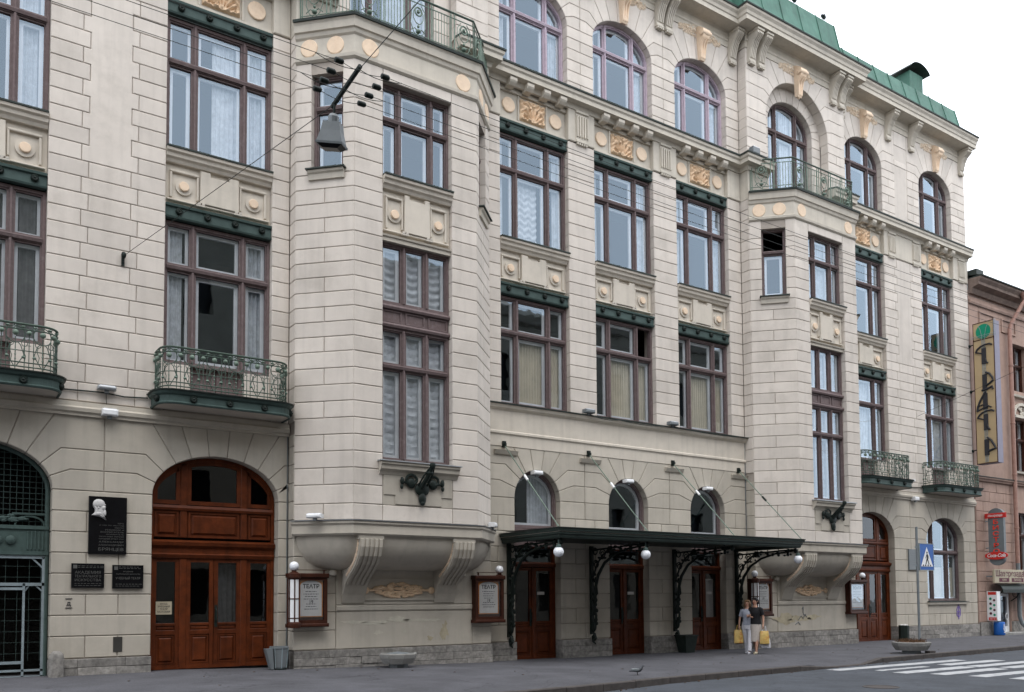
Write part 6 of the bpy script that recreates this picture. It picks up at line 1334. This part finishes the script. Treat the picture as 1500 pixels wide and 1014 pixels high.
def woman(x, y, rz, H, label, step, larm, rarm, hair, hairlen, top_mat, bottom, shoe):
    """local: faces -Y, left hand on +x. H = height; larm/rarm = hand positions (elbow solved by hand)"""
    s = H/1.62; t = thing('person', label, 'person', (x,y,gz(x,y)), rz)
    V = lambda a, b, c: (a*s, b*s, c*s)
    N = {'pel':(V(0,0,.88),(.135*s,.105*s)),'waist':(V(0,-.005,1.02),(.115*s,.085*s)),'chest':(V(0,-.01,1.19),(.135*s,.10*s)),'sho':(V(0,0,1.31),(.07*s,.055*s)),'neck':(V(0,-.015,1.40),.045*s),'jaw':(V(0,-.035,1.455),(.055*s,.062*s)),'head':(V(0,-.02,1.525),(.075*s,.09*s)),'crown':(V(0,-.01,1.585),(.055*s,.065*s))}
    E_ = [('pel','waist'),('waist','chest'),('chest','sho'),('sho','neck'),('neck','jaw'),('jaw','head'),('head','crown')]
    for sd_, sg, arm, fy in (('l',1,larm,step),('r',-1,rarm,-step)):
        N['hip'+sd_] = (V(sg*.085,0,.82),.085*s); N['knee'+sd_] = (V(sg*.075,-fy*.45-.02,.45),.052*s); N['calf'+sd_] = (V(sg*.075,-fy*.7,.30),.050*s); N['ank'+sd_] = (V(sg*.07,-fy+.01,.085),.032*s); N['heel'+sd_] = (V(sg*.07,-fy+.02,.04),.032*s); N['toe'+sd_] = (V(sg*.075,-fy-.13,.028),(.036*s,.022*s))
        E_ += [('pel','hip'+sd_),('hip'+sd_,'knee'+sd_),('knee'+sd_,'calf'+sd_),('calf'+sd_,'ank'+sd_),('ank'+sd_,'heel'+sd_),('heel'+sd_,'toe'+sd_)]
        sh = V(sg*.155,.0,1.28); el, ha = arm; N['shl'+sd_] = (sh,.040*s); N['elb'+sd_] = (V(*el),.036*s); N['wri'+sd_] = (V(*ha),.024*s)
        d = (Vector(ha)-Vector(el)).normalized(); pal = Vector(ha)+d*.05; N['palm'+sd_] = (V(*pal),(.034*s,.018*s)); E_ += [('sho','shl'+sd_),('shl'+sd_,'elb'+sd_),('elb'+sd_,'wri'+sd_),('wri'+sd_,'palm'+sd_)]
        side = d.cross(Vector((sg,0,0))); side = side.normalized() if side.length > .1 else Vector((0,1,0)); curl = Vector((-sg,0,0))
        for f_ in range(4):
            b_ = pal+side*(.024-.016*f_)+d*.03; ln = (.030,.034,.032,.026)[f_]; N[f'f{f_}a{sd_}'] = (V(*b_),.0085*s); N[f'f{f_}b{sd_}'] = (V(*(b_+d*ln)),.008*s); N[f'f{f_}c{sd_}'] = (V(*(b_+d*ln*1.5+curl*.024)),.007*s); E_ += [('palm'+sd_,f'f{f_}a{sd_}'),(f'f{f_}a{sd_}',f'f{f_}b{sd_}'),(f'f{f_}b{sd_}',f'f{f_}c{sd_}')]
        th = pal+side*.035; N['th1'+sd_] = (V(*th),.009*s); N['th2'+sd_] = (V(*(th+d*.03+curl*.015)),.008*s); E_ += [('palm'+sd_,'th1'+sd_),('th1'+sd_,'th2'+sd_)]
    body = skin_body('body', N, E_, 'pel', SKIN, t)
    fc = MB(); fc.ball(V(0,-.105,1.505), (.012*s,.02*s,.02*s), 6, 5)
    for sg in (-1,1): fc.ball(V(sg*.078,-.005,1.515), (.012*s,.02*s,.028*s), 6, 5)
    ob('nose_and_ears', fc, SKIN, t, smooth=True)
    ey = MB()
    for sg in (-1,1): ey.ball(V(sg*.03,-.098,1.528), (.013*s,.008*s,.007*s), 6, 5)
    ob('eyes', ey, INK, t); ob('mouth', MB().ball(V(0,-.094,1.468), (.022*s,.008*s,.006*s), 8, 4), RED, t)
    hr = MB(); rn = random.Random(int(H*100)); hr.ball(V(0,.015,1.55), (.092*s,.105*s,.082*s), 14, 10)
    for i in range(60): a = rn.uniform(-.35,math.pi+.35); q = rn.uniform(.02,hairlen); hr.ball(V(.085*math.cos(a),.03+.075*math.sin(a),1.55-q), (.026*s,.028*s,.034*s), 6, 4)
    for i in range(10): hr.ball(V(rn.uniform(-.06,.06),-.075,1.585+rn.uniform(-.01,.02)), (.03*s,.025*s,.02*s), 6, 4)
    ob('hair', hr, hair, t, smooth=True)
    # top
    def tube_prof(rows_): 
        mb = MB(); n = 16
        for (z, a, b, oy) in rows_:
            for j in range(n): th_ = 2*math.pi*j/n; mb.v.append((a*s*math.cos(th_)*(1+.03*math.sin(3*th_+z*20)), (oy+b*math.sin(th_))*s, z*s))
        for i in range(len(rows_)-1):
            for j in range(n): mb.f.append((i*n+j,i*n+(j+1)%n,(i+1)*n+(j+1)%n,(i+1)*n+j)); mb.m.append(0)
        return mb
    tp = tube_prof([(.86,.165,.13,0),(.95,.155,.122,0),(1.04,.140,.112,-.005),(1.14,.152,.125,-.015),(1.22,.165,.132,-.015),(1.29,.165,.105,-.005),(1.335,.125,.08,0),(1.365,.075,.062,0)])
    for sd_, sg, arm in (('l',1,larm),('r',-1,rarm)):
        sh = Vector((sg*.15,0,1.30)); el = Vector(arm[0]); tp.tube([V(*sh), V(*sh.lerp(el,.35)), V(*sh.lerp(el,.72))], [.070*s,.064*s,.058*s], 10); tp.ball(V(sg*.14,0,1.295), (.068*s,.065*s,.055*s), 10, 8)
    ob('top', tp, top_mat, t, smooth=True)
    if bottom == 'skirt':
        sk = tube_prof([(.36,.165,.175,0),(.42,.17,.175,0),(.60,.165,.155,0),(.78,.165,.135,0),(.90,.15,.12,0)])
        sk.v = [(x*(1+.06*math.sin(6*math.atan2(y,x)+z*5)*(1 if z < .7*s else .2)), y*(1+.06*math.sin(6*math.atan2(y,x))*(1 if z < .7*s else .2)), z) for x, y, z in sk.v]; ob('skirt', sk, CLOTHL, t, smooth=True)
    else:
        tr = MB()
        for sd_, sg, fy in (('l',1,step),('r',-1,-step)): tr.tube([V(sg*.06,0,.92),V(sg*.085,0,.80),V(sg*.08,-fy*.45-.02,.45),V(sg*.078,-fy*.8,.22),V(sg*.075,-fy+.0,.09)], [.10*s,.10*s,.075*s,.07*s,.066*s], 12)
        merge(tr, tube_prof([(.74,.15,.12,0),(.80,.168,.132,0),(.90,.160,.125,0),(.97,.145,.115,0)])); ob('trousers', tr, CLOTHW, t, smooth=True)
    sh_ = MB()
    for sg, fy in ((1,step),(-1,-step)): sh_.tube([V(sg*.07,-fy+.04,.03),V(sg*.072,-fy-.05,.03),V(sg*.075,-fy-.15,.025)], [.04*s,.042*s,.028*s], 8)
    ob('shoes', sh_, shoe, t, smooth=True); return t
def bag(x, y, z, w, h, lab, m, rz=0, top=None):
    t = thing('shopping_bag', lab, 'bag', (x,y,z), rz); mb = MB(); n = 12; rows_ = [(0,.42,.55),(.06,.5,1),(.5,.5,.9),(.85,.46,.6),(1,.42,.25)]; rn = random.Random(int(x*10))
    for k, a, b in rows_:
        for j in range(n):
            th_ = 2*math.pi*j/n; ex = lambda c_: math.copysign(abs(c_)**.6, c_); q = 1+rn.uniform(-.05,.05); mb.v.append((w*a*ex(math.cos(th_))*q, .10*b*ex(math.sin(th_))*q, h*k))
    for i in range(len(rows_)-1):
        for j in range(n): mb.f.append((i*n+j,i*n+(j+1)%n,(i+1)*n+(j+1)%n,(i+1)*n+j)); mb.m.append(0)
    mb.f.append(tuple(range(n))); mb.m.append(0); ob('sack', mb, m, t, smooth=True)
    ob('handles', MB().tube([(-w*.2,-.015,h*.97),(-.03,-.0,h+.13),(.03,0,h+.13),(w*.2,-.015,h*.97)], .012, 5).tube([(-w*.2,.015,h*.97),(-.03,.01,h+.13),(.03,.01,h+.13),(w*.2,.015,h*.97)], .012, 5), top or m, t)
RZ = R(-42)                                                # walking towards the camera
wx1, wy1 = 19.80, -2.06; wx2, wy2 = 19.72, -1.84
woman(wx1, wy1, R(-72), 1.60, 'woman in black top and beige skirt carrying a shopping bag', .16, ((.22,.04,1.05),(.235,-.02,.84)), ((-.21,-.10,1.06),(-.10,-.24,1.10)), HAIRD, .10, CLOTHK, 'skirt', BEIGESIGN)
woman(wx2, wy2, R(-60), 1.54, 'woman in white trousers and pale top with orange print, arm in arm', .20, ((.20,-.10,1.08),(.12,-.22,1.12)), ((-.24,.02,1.06),(-.25,-.02,.85)), HAIRB, .16, DENIM, 'trousers', CLOTHW)
def rel(px, py, lx, ly, RZ=R(-70)): c, s = math.cos(RZ), math.sin(RZ); return px+lx*c-ly*s, py+lx*s+ly*c
x_, y_ = rel(wx1,wy1,.26,-.03); bag(x_, y_, gz(x_,y_)+.28, .27, .38, 'yellow and white plastic shopping bag held by the woman in black', YBAG, RZ, CLOTHW)
x_, y_ = rel(wx1,wy1,.24,.10); bag(x_, y_, gz(x_,y_)+.16, .28, .28, 'white plastic bag hanging behind the yellow bag of the woman in black', CLOTHW, RZ)
x_, y_ = rel(wx2,wy2,-.27,-.03); bag(x_, y_, gz(x_,y_)+.28, .27, .40, 'yellow plastic bag held by the woman in white trousers', YBAG, RZ)
